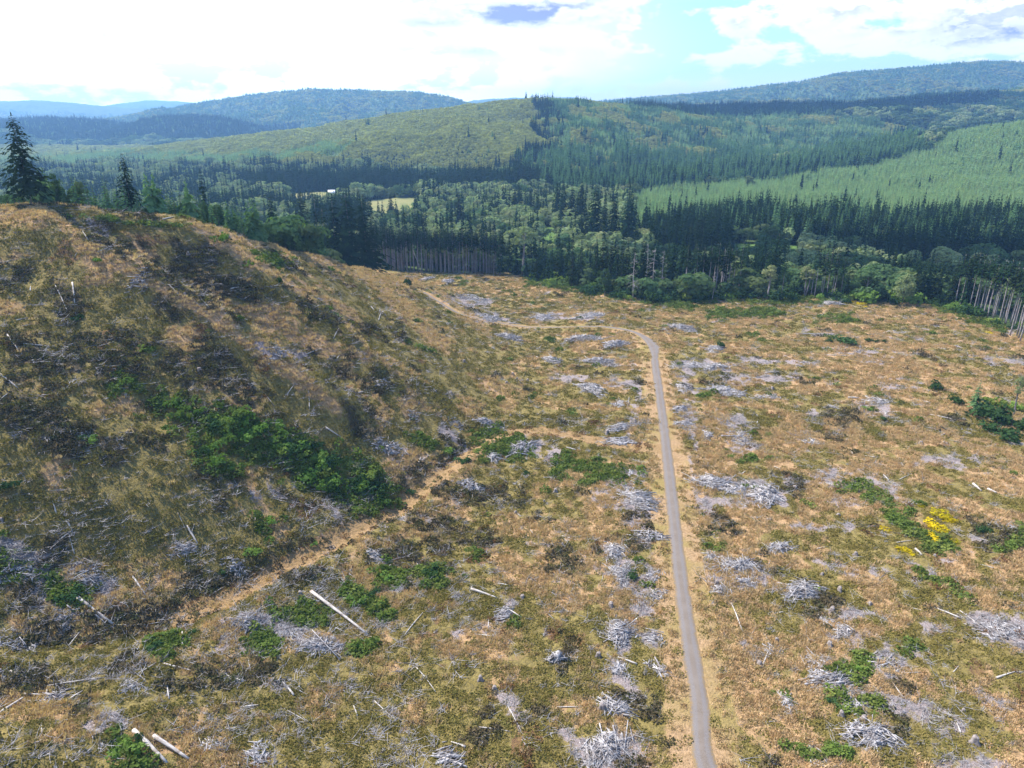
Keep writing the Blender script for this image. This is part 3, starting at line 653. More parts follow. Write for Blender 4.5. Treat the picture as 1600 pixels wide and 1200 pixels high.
PR = {}
def protos():
    PR['spruce'] = [conifer(30, 8.2, .13, 38, 11, 7, .42, .55, 101, ragged=.5, leafw=.17), conifer(24, 5.0, .2, 30, 9, 6, .45, .65, 102, ragged=.6, leafw=.19)]
    PR['fir'] = [conifer(30, 4.9, .10, 28, 9, 4, .30, .70, 110+i, ragged=.3, leafw=.32) for i in range(5)]
    PR['bigfir'] = [conifer(34, 6.8, .06, 32, 11, 5, .35, .58, 120+i, ragged=.3, leafw=.30) for i in range(3)]
    PR['pole'] = [conifer(30, 3.1, .50+.05*i, 14, 7, 3, .25, .62, 130+i, ragged=.35, leafw=.34, mats=('fir', 'barkp'), lean=.0) for i in range(5)]
    PR['mid'] = [conifer(18, 3.2, .08, 16, 7, 3, .25, .8, 140+i, ragged=.25, leafw=.34, mats=('firmid', 'bark')) for i in range(4)]
    PR['alder'] = [broadleaf(19, 7.0, .10, 30, 62, .52, 150+i, ('alder', 'barkp')) for i in range(5)]
    PR['alderd'] = [broadleaf(18, 6.6, .08, 30, 62, .52, 160+i, ('alderd', 'barkp')) for i in range(5)]
    PR['aldpole'] = [broadleaf(24, 4.4, .46, 20, 44, .42, 170+i, ('alder', 'barkp'), multi=2) for i in range(3)]
    PR['snag'] = [snag(26, 180+i) for i in range(4)]
    PR['treelet'] = [conifer(4.0, 1.25, .03, 9, 7, 3, .1, .8, 190+i, ragged=.2, leafw=.4) for i in range(3)]
protos()

# ------------------------------------------------------------------ instanced stuff
def far_conifer(seed, mat, h=14, r=2.6, lv=8, per=6, bare=.05, taper=.85):
    g = np.random.default_rng(seed); a = Acc(); C, U, W = [], [], []
    for i in range(lv):
        t = (i+.3)/lv; z = h*(bare+(1-bare)*t); L = r*(1-t)**taper+.2; ph = g.uniform(0, 6)
        for k in range(per):
            an = ph+k*6.283/per+g.uniform(-.3, .3); d = np.array([math.cos(an), math.sin(an), 0]); q = L*g.uniform(.75, 1.2)
            C.append(d*q*.5+np.array([0, 0, z-.2*q+g.uniform(-.5, .5)*h/lv])); U.append(unit(d+np.array([0, 0, g.uniform(-1.3, -.3)]))*q*.66); W.append(unit(np.array([-d[1], d[0], g.uniform(-.9, .9)]))*q*.45)
    C.append(np.array([0, 0, h*.96])); U.append(np.array([0, 0, h*.07])); W.append(np.array([.25, 0, 0]))
    a.quads(np.array(C), np.array(U), np.array(W)); a.put(*tube([(0, 0, -1), (0, 0, h*.9)], [h*.012, .03], 3, cap=False))
    return a.mesh('conifer', M[mat])
def far_leafy(seed, mat, h=12, r=4.0, n=110, size=.85, bare=.1):
    g = np.random.default_rng(seed); a = Acc(); lob = 7; cen = np.column_stack([g.uniform(-.5, .5, lob)*r, g.uniform(-.5, .5, lob)*r, h*g.uniform(.25, .74, lob)]); cen[:, :2] *= (1.25-.8*(cen[:, 2:]/h))
    c = cen[g.integers(0, lob, n)]; d = unit(g.normal(0, 1, (n, 3))); d[:, 2] = np.abs(d[:, 2])-.25
    p = c+d*np.array([r*.46, r*.46, h*.22]); nr = unit(d+np.array([0, 0, .2])+g.normal(0, .3, (n, 3))); u = unit(np.cross(nr, g.normal(0, 1, (n, 3)))); s = size*g.uniform(.6, 1.3, (n, 1))
    a.quads(p, u*s, np.cross(nr, u)*s); a.put(*tube([(0, 0, -1), (0, 0, h*.7)], [.18, .06], 3, cap=False))
    return a.mesh('leafy', M[mat])
def scatter(name, meshes, P, scl, rot, idx, kind='stuff', tilt=None, **props):
    """one object whose points carry instanced copies of the given meshes"""
    coll = bpy.data.collections.new(name+'_kinds')
    for i, me in enumerate(meshes): coll.objects.link(bpy.data.objects.new('%s_%02d' % (me.name.split('.')[0], i), me))
    objs = sorted(coll.objects, key=lambda o: o.name); order = {o.data.name: k for k, o in enumerate(objs)}
    remap = np.array([order[m_.name] for m_ in meshes])
    me = bpy.data.meshes.new(name); P = np.asarray(P, np.float32); me.vertices.add(len(P)); me.vertices.foreach_set('co', P.ravel())
    scl = np.asarray(scl, np.float32); scl = np.repeat(scl[:, None], 3, 1) if scl.ndim == 1 else scl
    me.attributes.new('scl', 'FLOAT_VECTOR', 'POINT').data.foreach_set('vector', scl.ravel())
    r3 = np.zeros((len(P), 3), np.float32); r3[:, 2] = rot
    if tilt is not None: r3[:, :2] = tilt
    me.attributes.new('rot', 'FLOAT_VECTOR', 'POINT').data.foreach_set('vector', r3.ravel())
    me.attributes.new('pick', 'INT', 'POINT').data.foreach_set('value', remap[np.asarray(idx)].astype(np.int32))
    o = add(name, me, kind=kind, **props)
    ng = bpy.data.node_groups.new(name+'_scatter', 'GeometryNodeTree')
    ng.interface.new_socket('Geometry', in_out='INPUT', socket_type='NodeSocketGeometry'); ng.interface.new_socket('Geometry', in_out='OUTPUT', socket_type='NodeSocketGeometry')
    N = ng.nodes; L = ng.links; gi = N.new('NodeGroupInput'); go = N.new('NodeGroupOutput'); ci = N.new('GeometryNodeCollectionInfo'); ci.inputs['Collection'].default_value = coll
    ci.inputs['Separate Children'].default_value = True; ci.inputs['Reset Children'].default_value = True
    ip = N.new('GeometryNodeInstanceOnPoints'); ip.inputs['Pick Instance'].default_value = True
    def na(nm, dt): n = N.new('GeometryNodeInputNamedAttribute'); n.data_type = dt; n.inputs['Name'].default_value = nm; return n.outputs['Attribute']
    e2r = N.new('FunctionNodeEulerToRotation')
    L.new(gi.outputs[0], ip.inputs['Points']); L.new(ci.outputs[0], ip.inputs['Instance']); L.new(na('pick', 'INT'), ip.inputs['Instance Index'])
    L.new(na('scl', 'FLOAT_VECTOR'), ip.inputs['Scale']); L.new(na('rot', 'FLOAT_VECTOR'), e2r.inputs[0]); L.new(e2r.outputs[0], ip.inputs['Rotation'])
    L.new(ip.outputs[0], go.inputs[0]); md = o.modifiers.new('scatter', 'NODES'); md.node_group = ng
    return o

# ---- candidate positions of forest trees, spacing growing with distance
def forest_points(seed=3):
    g = np.random.default_rng(seed); out = []
    Y = 430.0
    amax = math.tan(math.radians(45))
    while Y < 7500:
        sp = 5.2 if Y < 1200 else (5.2+(Y-1200)/330 if Y < 3500 else 12.2+(Y-3500)/200); w = amax*Y+40; k = int(2*w/sp)
        xs = -w+(np.arange(k)+g.uniform(-.48, .48, k))*sp; ys = Y+g.uniform(-.48, .48, k)*sp
        out.append(np.column_stack([xs, ys, np.full(k, sp)])); Y += sp
    # the wooded back side of the cut ridge
    xs, ys = np.meshgrid(np.arange(-330, -60, 4.2), np.arange(235, 430, 4.2)); q = np.column_stack([xs.ravel(), ys.ravel()])+g.uniform(-1.9, 1.9, (xs.size, 2))
    out.append(np.column_stack([q, np.full(len(q), 4.2)]))
    return np.vstack(out)
FP = forest_points(); fz = H(FP[:, 0], FP[:, 1]); be = beyond_edge(FP[:, 0], FP[:, 1])
fu, fv, fd = project(FP[:, 0], FP[:, 1], fz)
keep = ((be > 3) | (FP[:, 1] > 640)) & (fu > -260) & (fu < 1900)
# leave out what lies deep behind a ridge
def hidden(P, z, margin=32):
    az = np.arctan2(P[:, 0], P[:, 1]); d = np.hypot(P[:, 0], P[:, 1]); el = (z+margin-CAMZ)/d
    na, nd = 320, 200; A = np.radians(np.linspace(-50, 50, na)); D = np.geomspace(80, 12000, nd)
    gx = D[None]*np.sin(A)[:, None]; gy = D[None]*np.cos(A)[:, None]; E = (H(gx, gy)-CAMZ)/D[None]
    mx = np.maximum.accumulate(E, axis=1); ia = np.clip(np.round((az-A[0])/(A[1]-A[0])).astype(int), 0, na-1); id_ = np.clip(np.searchsorted(D, d)-2, 0, nd-1)
    return mx[ia, id_] > el
keep &= ~hidden(FP, fz)
FP = FP[keep]; fz = fz[keep]; be = be[keep]; fu = fu[keep]; fv = fv[keep]; fd = fd[keep]
for p in FIELDS:
    g_ = np.array(p, float); c_ = g_.mean(0); gg = c_+(g_-c_)*1.08; gg[:, 1] += np.where(g_[:, 1] > c_[1], 12 if c_[0] < 700 and c_[1] > 300 else (14 if c_[1] > 350 else 3), 0)
    k = ~inpoly(fu, fv, [tuple(q) for q in gg]) | (FP[:, 1] < 520); FP = FP[k]; fz = fz[k]; be = be[k]; fu = fu[k]; fv = fv[k]; fd = fd[k]
fx, fy = FP[:, 0], FP[:, 1]
wob = fbm(fx, fy, 90, 3, 301); wob2 = fbm(fx, fy, 35, 3, 303)
# kinds: 0 scrub, 1 young plantation, 2 mid fir, 3 dark old fir, 4 light alder, 5 darker broadleaf
kd = np.full(len(fx), 5)
kd[(wob2 > 0.15)] = 4; kd[(wob > .35)] = 3
uw = fu+wob*22+wob2*14; vw = fv+wob2*6; u2w = fu+wob2*30
hillL = inpoly(uw, vw, [(-200, 282), (100, 268), (300, 262), (500, 272), (700, 276), (800, 276), (812, 262), (858, 222), (840, 200), (825, 150), (640, 160), (300, 205), (-200, 240)]) & (fy > 1400) & (fy < 3000)
kd[hillL] = 0
kd[hillL & inpoly(uw, vw, [(-200, 262), (200, 240), (330, 246), (500, 235), (540, 222), (560, 228), (520, 246), (330, 262), (200, 262)])] = 1
hillR = inpoly(uw, vw, [(800, 278), (812, 262), (858, 222), (840, 200), (825, 145), (1000, 140), (1450, 205), (1400, 232), (1000, 290)]) & (fy > 1300) & (fy < 2950)
kd[hillR] = 1; kd[hillR & (wob2 > .15)] = 2; kd[hillR & (wob > .3)] = 0
kd[inpoly(u2w, vw, [(850, 235), (838, 158), (862, 158), (885, 190), (870, 240), (810, 275), (800, 262)]) & (fy > 1300) & (fy < 2500) & (wob2 > -.1)] = 3
kd[(fy > 2600) & (fu > 900) & (fy < 5000)] = 2
kd[(fy > 2600) & (fu > 900) & (fy < 5000) & (wob > 0.0)] = 0
kd[inpoly(fu, fv, [(930, 176), (1010, 166), (1200, 168), (1340, 168), (1400, 160), (1560, 150), (1560, 160), (1400, 176), (1200, 185), (1000, 186)]) & (fy > 2300)] = 3
band1 = inpoly(fu+wob2*8, fv, [(380, 292), (470, 284), (640, 284), (760, 286), (850, 290), (850, 301), (700, 303), (640, 309), (560, 305), (400, 305)]) & (fy > 700)
kd[band1] = 3
band2 = inpoly(fu+wob2*10, fv, [(845, 308), (850, 286), (950, 278), (1100, 275), (1230, 262), (1330, 240), (1430, 222), (1440, 240), (1340, 262), (1200, 284), (1090, 292), (1000, 300), (930, 312)]) & (fy > 700)
kd[band2] = 3
plant = inpoly(fu+wob2*12, fv+wob2*4, [(985, 372), (985, 304), (1000, 300), (1090, 292), (1200, 284), (1340, 262), (1440, 240), (1500, 205), (1800, 150), (1800, 350), (1600, 352), (1450, 345), (1300, 352), (1200, 345), (1080, 340)]) & (fy < 2300) & (fy > 640)
kd[plant] = 1
dk = inpoly(fu+wob2*10, fv, [(985, 365), (1080, 338), (1200, 343), (1300, 350), (1450, 343), (1600, 350), (1800, 350), (1800, 410), (1600, 405), (1500, 398), (1300, 392), (1200, 375), (1000, 368)]) & (fy > 560)
kd[dk & (wob2 < 0.35)] = 3
kd[dk & (wob2 >= 0.35)] = 5
valley = inpoly(fu, fv, [(580, 420), (580, 303), (850, 300), (985, 304), (985, 372), (900, 420)]) & (fy > 520)
kd[valley] = 4; kd[valley & (wob2 > .55)] = 3; kd[valley & (wob2 < -.5)] = 5
farleft = (fu < 580) & (fv > 262) & (fv < 340) & (fy > 560) & ~band1
kd[farleft] = 4; kd[farleft & (wob2 > .4)] = 3
nearband = (be < 60) & (fy < 640) & (fu > 560)
kd[nearband] = 5; kd[nearband & (wob2 > .3)] = 3; kd[valley & (kd == 3) & (RNG.random(len(fx)) < .5)] = 4
ridge = (fy < 430) & (fu < 600)
kd[(fy > 3300) & (kd >= 4)] = 2; kd[(fy > 3300) & (wob > .25)] = 0
kd[(fy > 3150) & (fy < 4150) & (fu < 470) & (fv < 245)] = 3
kd[ridge] = 5; kd[ridge & (wob2 > -.1)] = 2
g = RNG; n_ = len(fx)
rnd = g.random(n_)
kd[(rnd < .004) & ((kd == 0) | (kd == 1)) & (fy > 700)] = 3
kd[(kd == 3) & band2 & (rnd < .75)] = 6; kd[(kd <= 2) & hillR & (fv > 246) & (rnd < .45)] = 6; kd[(kd <= 2) & hillR & (fv > 205) & (fv <= 246) & (wob2 > .25) & (rnd < .3)] = 6; kd[dk & (kd == 3) & (rnd < .4)] = 6; kd[(rnd > .93) & (kd == 2) & (fy > 1300)] = 0; kd[(rnd < .10) & (kd >= 4) & (fy > 500)] = 3; kd[(rnd < .35) & (kd == 3) & (fy > 1300) & (wob2 < 0)] = 2
print('forest candidates', n_)

# ------------------------------------------------------------------ forest: hand-placed landmark trees first
HAND = []      # positions, to keep scattered trees off them
def ground_below(px, pbase, H_=None): return hit(px, pbase, H)
def lm(kind, proto, px, pb, ptop, label, cat='tree', group=None, Y=None, rz=None, cname='crown', base_h=None, lean=(0, 0), wide=1.0):
    """a landmark tree whose foot shows (or lies hidden) at pixel row pb and whose tip reaches row ptop"""
    if Y is None: p = ground_below(px, pb); x, y = p[0], p[1]
    else: q = at_y(px, pb, Y); x, y = q[0], q[1]
    z = float(H(np.array([x]), np.array([y]))[0]); top = at_y(px, ptop, y)[2]; h0 = 24 if proto == ('spruce', 1) else PROTO_H[proto[0]]
    s = max(0.2, (top-z)/h0); tm, cm = PR[proto[0]][proto[1]]
    e = plant_tree(kind, tm, cm, x, y, s, g.uniform(0, 6.28) if rz is None else rz, label, group, cat, 1.0, 0.0, cname, lean)
    if wide != 1.0: e.scale = (s*wide, s*wide, s)
    HAND.append((x, y, 2.6*s)); return e
PROTO_H = dict(spruce=30, fir=30, bigfir=34, pole=30, mid=18, alder=19, alderd=18, aldpole=24, snag=26, treelet=4)
lm('spruce_tree', ('spruce', 0), 50, 322, 178, 'tall ragged dark spruce alone on the crest of the cleared hill, the largest tree there', rz=.6, Y=246)
_s2 = lm('spruce_tree', ('spruce', 1), 208, 340, 238, 'second tall ragged spruce, rising above the young trees behind the cleared hill crest', Y=272, rz=2.0); _s2.scale = tuple(c*1.0 for c in _s2.scale)
lm('conifer_tree', ('pole', 1), 247, 345, 303, 'thin pale trunked tree standing just behind the hill crest right of the second spruce', Y=275)
lm('conifer_tree', ('fir', 0), 326, 362, 266, 'slender tall green conifer rising above its neighbours behind the middle of the ridge', Y=330, wide=.9)
lm('conifer_tree', ('bigfir', 0), 430, 385, 306, 'broad dark pointed conifer at the ridge edge with pale trunks at its foot', Y=345, wide=.95)
lm('conifer_tree', ('fir', 1), 458, 392, 324, 'dark conifer just right of the broad pointed one at the ridge edge', Y=355, wide=.9)
lm('conifer_tree', ('bigfir', 1), 475, 360, 297, 'dark round topped conifer behind the ridge edge trees, left of the giant spruce clump', Y=520)
lm('conifer_tree', ('fir', 2), 497, 365, 300, 'paler grey green conifer between two dark ones behind the ridge edge', Y=540)
lm('conifer_tree', ('bigfir', 2), 528, 412, 305, 'left giant of the huge dark spruce clump at the foot of the ridge', Y=470, wide=1.25)
lm('conifer_tree', ('bigfir', 0), 548, 410, 299, 'middle giant of the huge dark spruce clump at the foot of the ridge', Y=465, wide=1.3)
lm('spruce_tree', ('spruce', 0), 572, 410, 309, 'ragged right hand giant of the huge dark spruce clump, open branches against the yellow field', Y=475, wide=1.1)
lm('conifer_tree', ('fir', 3), 510, 400, 322, 'lower dark conifer leaning on the left side of the giant spruce clump', Y=455, wide=1.2)
lm('conifer_tree', ('bigfir', 1), 612, 345, 303, 'lone dark conifer in front of the yellow field, round bush beside it', Y=850, wide=1.2)
lm('conifer_tree', ('bigfir', 2), 718, 345, 298, 'lone dark cone shaped conifer among the pale broadleaf trees of the valley', Y=800, wide=1.1)
lm('conifer_tree', ('fir', 4), 650, 380, 322, 'left one of two dark conifers behind the pole stand', Y=640, wide=1.3)
lm('conifer_tree', ('fir', 0), 664, 380, 328, 'right one of two dark conifers behind the pole stand', Y=640, wide=1.3)
for i, (px, pb, pt, Y, w) in enumerate([(871, 345, 281, 820, 1.0), (880, 345, 285, 810, .9), (893, 350, 288, 790, .9), (907, 350, 284, 780, 1.0), (928, 372, 290, 700, 1.15), (944, 360, 309, 720, .8), (958, 372, 302, 690, .9), (981, 372, 291, 680, 1.1)]):
    lm('conifer_tree', ('bigfir', i % 3), px, pb, pt, 'tall dark conifer of the clump behind the sunny glade, ' + ['leftmost of eight', 'second from the left', 'third from the left', 'fourth from the left', 'fifth from the left, broad', 'sixth, shorter and thin', 'seventh from the left', 'rightmost of eight'][i], Y=Y, wide=w, group='tall conifers behind the glade')
lm('broadleaf_tree', ('aldpole', 0), 817, 430, 349, 'flat topped pale broadleaf tree on bare trunks at the right end of the pole stand', wide=1.45)
for px, pb, pt, nm in [(782, 431, 356, 'narrow dark conifer at the right end of the pole stand'), (893, 448, 366, 'sharp dark conifer left of its twin, behind the brush at the clearing edge'), (907, 448, 370, 'sharp dark conifer right of its twin, behind the brush at the clearing edge')]:
    lm('conifer_tree', ('fir', int(px) % 5), px, pb, pt, nm, wide=.72)
lm('conifer_tree', ('bigfir', 0), 1207, 452, 362, 'broad dark pyramid conifer in the middle of the forest edge', wide=1.05, Y=490)
lm('conifer_tree', ('pole', 2), 1220, 470, 397, 'slim half bare conifer in front of the broad pyramid one, pale trunk', wide=.9)
lm('broadleaf_tree', ('aldpole', 1), 1198, 469, 411, 'pale green broadleaf tree with a light bare trunk, left of the slim conifer', wide=1.2)
lm('broadleaf_tree', ('aldpole', 2), 1258, 464, 413, 'rounded green broadleaf tree on a thin trunk, right of the slim conifer', wide=1.35)
lm('broadleaf_tree', ('alderd', 3), 945, 462, 417, 'lone upright leafy tree standing out from the brush at the clearing edge', wide=.55)
lm('broadleaf_tree', ('alder', 1), 1409, 476, 428, 'yellowish broadleaf tree at the clearing edge beside the rounded green ones', wide=.9)
lm('broadleaf_tree', ('alderd', 2), 1350, 470, 414, 'large round blue green broadleaf tree at the clearing edge', wide=1.05)
for px, pb, pt, nm in [(988, 468, 395, 'tall grey snag standing in front of the brush, its pale pole bare to the ground'), (1008, 455, 380, 'pale dead snag with fine grey limbs, left of three behind the brush'), (1019, 458, 388, 'pale dead snag with fine grey limbs, middle of three behind the brush'),
                       (1033, 456, 392, 'pale dead snag with fine grey limbs, right of three behind the brush'), (1113, 471, 424, 'short grey snag beside the bushes left of the pyramid conifer'), (1126, 462, 389, 'pale bare trunk with broken limbs at the left of the dark pole stand'), (1139, 455, 416, 'thin grey snag inside the dark pole stand')]:
    lm('dead_tree', ('snag', int(px) % 4), px, pb, pt, nm, 'dead tree', wide=.9, cname='crown')  # the part named crown holds bare dead limbs, no foliage
# leaning fallen pole in the stand
_p = hit(660, 431, H); lg = Acc(); lg.put(*tube(np.array([[0, 0, 0], [-3, 2, 9], [-6.5, 3, 19]]), [.32, .24, .12], 6)); me_ = lg.mesh('leaning_pole', M['barkp'], True)
add('leaning_trunk', me_, loc=_p, label='pale dead trunk leaning against the pole stand at the clearing edge', category='dead tree')
# stands of bare poles: evenly close rows, individually placed
ND = {'n': 0}
def stand(poly_edge, depth, sp, proto, label, group, hpx, cat='tree', kind='pole_conifer', wide=1.0, jit=.35, hvar=.12):
    a = [np.array(hit(px, py, H)[:2]) for px, py in poly_edge]; A = resample(np.array(a), sp); T_ = unit(np.gradient(A, axis=0)); N = np.stack([-T_[:, 1], T_[:, 0]], 1)
    N = np.where((N[:, 1:2] > 0), N, -N); rows = max(1, int(depth/sp)); names = []
    for r in range(rows):
        for k in range(len(A)):
            q = A[k]+N[k]*(r*sp+1.0)+g.uniform(-jit, jit, 2)*sp; hh = hpx*g.uniform(1-hvar, 1+hvar*.6); pi = int(g.integers(len(PR[proto]))) if 'right border' not in label or proto != 'pole' else int(g.integers(2, 5))
            tm, cm = PR[proto][pi]; s = hh/PROTO_H[proto]
            rowtxt = 'front row' if r == 0 else ('second row' if r == 1 else 'back rows')
            e = plant_tree(kind, tm, cm, q[0], q[1], s, g.uniform(0, 6.28), label % rowtxt, group, cat); e.scale = (s*wide, s*wide, s); HAND.append((q[0], q[1], 3.6)); ND['n'] += 1
stand([(572, 416), (620, 425), (700, 428), (780, 430)], 14, 3.4, 'pole', 'bare trunked conifer, %s of the dense pole stand beside the hill foot', 'conifers of the left pole stand', 34, wide=.95)
stand([(925, 452), (960, 458), (1000, 462)], 12, 5.0, 'fir', 'tall narrow conifer, %s of the dark clump behind the snags', 'conifers of the dark clump behind the snags', 37, wide=.7)
stand([(1068, 462), (1110, 464), (1152, 462)], 12, 4.2, 'pole', 'bare stemmed conifer, %s of the stand left of the pyramid conifer', 'conifers of the middle pole stand', 35, wide=1.05)
stand([(1272, 466), (1312, 466)], 10, 4.0, 'pole', 'bare stemmed conifer, %s of the small stand right of the rounded tree', 'conifers of the small right pole stand', 31, wide=1.05)
stand([(1490, 480), (1530, 494), (1560, 506), (1604, 524), (1650, 545)], 16, 5.0, 'pole', 'conifer with long pale trunk, %s of the stand at the right border', 'conifers at the right border', 36, wide=1.15)
stand([(1478, 478), (1500, 484)], 10, 5, 'fir', 'dark full conifer, %s of the group left of the right border stand', 'full conifers by the right border', 33, wide=.9)

# forest-edge broadleaf and brush, nearest forest trees as individuals; the rest as stuff
hand = np.array(HAND); ok = np.ones(len(fx), bool)
nearm = np.where(fy < 900)[0]
dd = np.min(np.hypot(fx[nearm, None]-hand[None, :, 0], fy[nearm, None]-hand[None, :, 1])-hand[None, :, 2], axis=1); ok[nearm] = dd > 0.6
ok &= g.random(len(fx)) > np.where((kd >= 4) & (kd < 6) & (fy < 2600) & ~ridge, 0.66, 0.04)
def regional(u, v, y, k):
    c = {2: 'mid green conifer', 3: 'dark conifer', 4: 'pale green round crowned broadleaf tree', 5: 'green broadleaf tree'}[k]
    if y < 430 and u < 600: return c+' in the wooded back of the cleared ridge', 'trees behind the cleared ridge'
    if u < 590: return c+' in the hazy woods beyond the ridge', 'trees beyond the ridge'
    if v > 400 and u < 830: return c+' just behind the left pole stand', 'trees behind the left pole stand'
    if u < 1000: return c+' in the sunny valley woods around the glade', 'trees around the glade'
    if v > 425: return c+' along the far edge of the clearing, right of the snags', 'trees on the far edge of the clearing'
    return c+' in the shaded woods behind the clearing edge', 'trees in the shaded woods'
cand = np.where(ok & (fu > -15) & (fu < 1620) & (kd >= 2) & ((fy < 760)) & ((be > 4)))[0]
sizem = {2: 1.0, 3: 1.0, 4: 1.0, 5: 1.0}
rank = fd[cand]+g.uniform(-15, 15, len(cand))
con = cand[(kd[cand] == 2) | (kd[cand] == 3) | (kd[cand] == 6)]; brd = cand[(kd[cand] == 4) | (kd[cand] == 5)]
n_pole = ND['n']
def nearest(c, n): return c[np.argsort(fd[c])][:n]
con_i = nearest(con, 290-min(n_pole, 0)); brd_i = nearest(brd, 285)
indiv = np.zeros(len(fx), bool)
for idx in np.concatenate([con_i, brd_i]):
    k = int(kd[idx]); indiv[idx] = True
    rd = fy[idx] < 430 and fu[idx] < 600
    if k == 3: pn = 'fir'; h = g.uniform(20, 40)
    elif k == 6: pn = 'fir'; h = g.uniform(20, 30)
    elif k == 2: pn = 'mid'; h = g.uniform(11, 17)
    elif k == 4: pn = 'alder'; h = g.uniform(15, 22)
    else: pn = 'alderd'; h = g.uniform(13, 21)
    if rd: h = min(h, g.uniform(9, 14))
    if be[idx] < 9 and k == 5: h *= .6
    pi = int(g.integers(len(PR[pn]))); tm, cm = PR[pn][pi]; s = h/PROTO_H[pn]
    lab, grp = regional(fu[idx], fv[idx], fy[idx], 3 if k == 6 else k)
    e = plant_tree('conifer_tree' if k in (2, 3, 6) else 'broadleaf_tree', tm, cm, fx[idx], fy[idx], s, g.uniform(0, 6.28), lab, grp); wd = g.uniform(.9, 1.2)*((.55 if rd else 1.2) if k in (4, 5) else 1); e.scale = (s*wd, s*wd, s)

FARK = {0: [far_leafy(400+i, 'scrub', 7, 4.2, 70, .9, 0) for i in range(4)], 1: [far_conifer(410+i, 'young', 9, 2.3, 6, 5) for i in range(4)], 2: [far_conifer(420+i, 'firmid', 14, 3.6) for i in range(4)],
        3: [far_conifer(430+i, 'fir', 26, 3.8, 13, 6) for i in range(4)], 4: [far_leafy(440+i, 'alder', 17, 8.0, 300, 1.0) for i in range(5)], 5: [far_leafy(450+i, 'alderd', 16, 7.6, 300, 1.0) for i in range(4)],
        6: [far_conifer(460+i, 'firmid', 24, 4.0, 13, 6) for i in range(4)]}
FNAME = {0: 'scrub_woodland', 1: 'young_conifer_plantation', 2: 'conifer_forest', 3: 'old_conifer_forest', 4: 'broadleaf_woods', 5: 'valley_woods', 6: 'tall_conifer_forest'}
FLAB = {0: 'yellow green young broadleaf scrub covering the middle hill', 1: 'pale green young conifer plantation on the right hand slopes', 2: 'blue green conifer forest on the hill sides', 3: 'dark old conifer forest in bands across the valley', 4: 'pale broadleaf woods on the valley floor', 5: 'green broadleaf woods in the valley', 6: 'tall green conifers along the foot of the right hand hills'}
for k in range(7):
    sel = np.where((kd == k) & ok & ~indiv)[0]
    if k in (0, 1, 2):        # denser planting of small trees on the nearer slopes
        s2 = sel[(fy[sel] < 2600)]; P2 = np.column_stack([fx[s2]+g.uniform(-.5, .5, len(s2))*FP[s2, 2], fy[s2]+.5*FP[s2, 2]])
    else: s2 = sel[:0]; P2 = np.zeros((0, 2))
    x = np.concatenate([fx[sel], P2[:, 0]]); y = np.concatenate([fy[sel], P2[:, 1]]); z = H(x, y); sp = np.concatenate([FP[sel, 2], FP[s2, 2]]); n = len(x)
    z = z+sstep(y, 1200, 4000)*1.5
    sc = g.uniform(.7, 1.25, n)*np.clip(sp/5.2, 1, 1.0+(0.5 if k in (0, 1) else .35))
    sc = sc*np.clip(1+.35*fbm(x, y, 45, 3, 701), .55, 1.5)*(np.where(y > 1500, .72, 1.0) if k == 3 else 1)*(np.where(y > 1400, .85, 1.0) if k in (1, 2) else 1)
    wdt = np.clip(sp/5.2, 1, 2.6)/np.clip(sp/5.2, 1, 1.35)
    wdt = wdt*(1.3 if k in (4, 5) else 1)
    S3 = np.stack([sc*wdt, sc*wdt, sc], 1)
    scatter(FNAME[k], FARK[k], np.column_stack([x, y, z-0.3]), S3, g.uniform(0, 6.28, n), g.integers(0, len(FARK[k]), n), label=FLAB[k])
    print(FNAME[k], n)

# ------------------------------------------------------------------ ground cover on the cleared land
def mat_wood():
    m, T = mat_new('bleached_wood'); P = T.node('ShaderNodeNewGeometry').outputs['Position']; oi = T.node('ShaderNodeObjectInfo').outputs['Random']
    n = T.noise(P, 1.1, 3, 0.6); n2 = T.noise(P, 6.0, 3, 0.7)
    c = T.mixc(T.maprange(n, 0.38, 0.62), (0.43, 0.41, 0.41), (0.21, 0.185, 0.18)); c = T.mixc(T.maprange(n2, 0.55, 0.75, 0, .7), c, (0.12, 0.095, 0.08))
    c = T.mixc(T.maprange(n2, 0.22, 0.38, .5, 0), c, (0.58, 0.555, 0.56))
    bs = T.node('ShaderNodeBsdfPrincipled', ins={'Base Color': c, 'Roughness': 0.85, 'Specular IOR Level': 0.2})
    T.l.new(bs.outputs[0], T.node('ShaderNodeOutputMaterial').inputs[0]); return m
def mat_log():
    m, T = mat_new('sun_bleached_log'); tc = T.node('ShaderNodeTexCoord').outputs['Object']
    v = T.node('ShaderNodeVectorMath', operation='MULTIPLY', ins={0: tc, 1: (.25, 3, 3)}).outputs[0]
    n = T.noise(v, 2.5, 4, 0.7); n2 = T.noise(tc, .9, 3, .6)
    c = T.mixc(T.maprange(n, 0.35, 0.62), (0.55, 0.51, 0.47), (0.30, 0.26, 0.23)); c = T.mixc(T.maprange(n2, 0.5, 0.72, 0, .75), c, (0.20, 0.15, 0.12))
    bs = T.node('ShaderNodeBsdfPrincipled', ins={'Base Color': c, 'Roughness': 0.8, 'Specular IOR Level': 0.2})
    T.l.new(T.node('ShaderNodeBump', ins={'Strength': 0.6, 'Distance': 0.06, 'Height': n}).outputs[0], bs.inputs['Normal'])
    T.l.new(bs.outputs[0], T.node('ShaderNodeOutputMaterial').inputs[0]); return m
M['stump'] = mat_bark('grey_stump_wood', (0.16, 0.13, 0.12), (0.30, 0.26, 0.24)); M['wood'] = mat_wood(); M['log'] = mat_log()
M['dry'] = mat_leaf('dry_grass', (0.53, 0.365, 0.20), (0.67, 0.485, 0.29), (0.50, 0.305, 0.155), .25, var=.2)
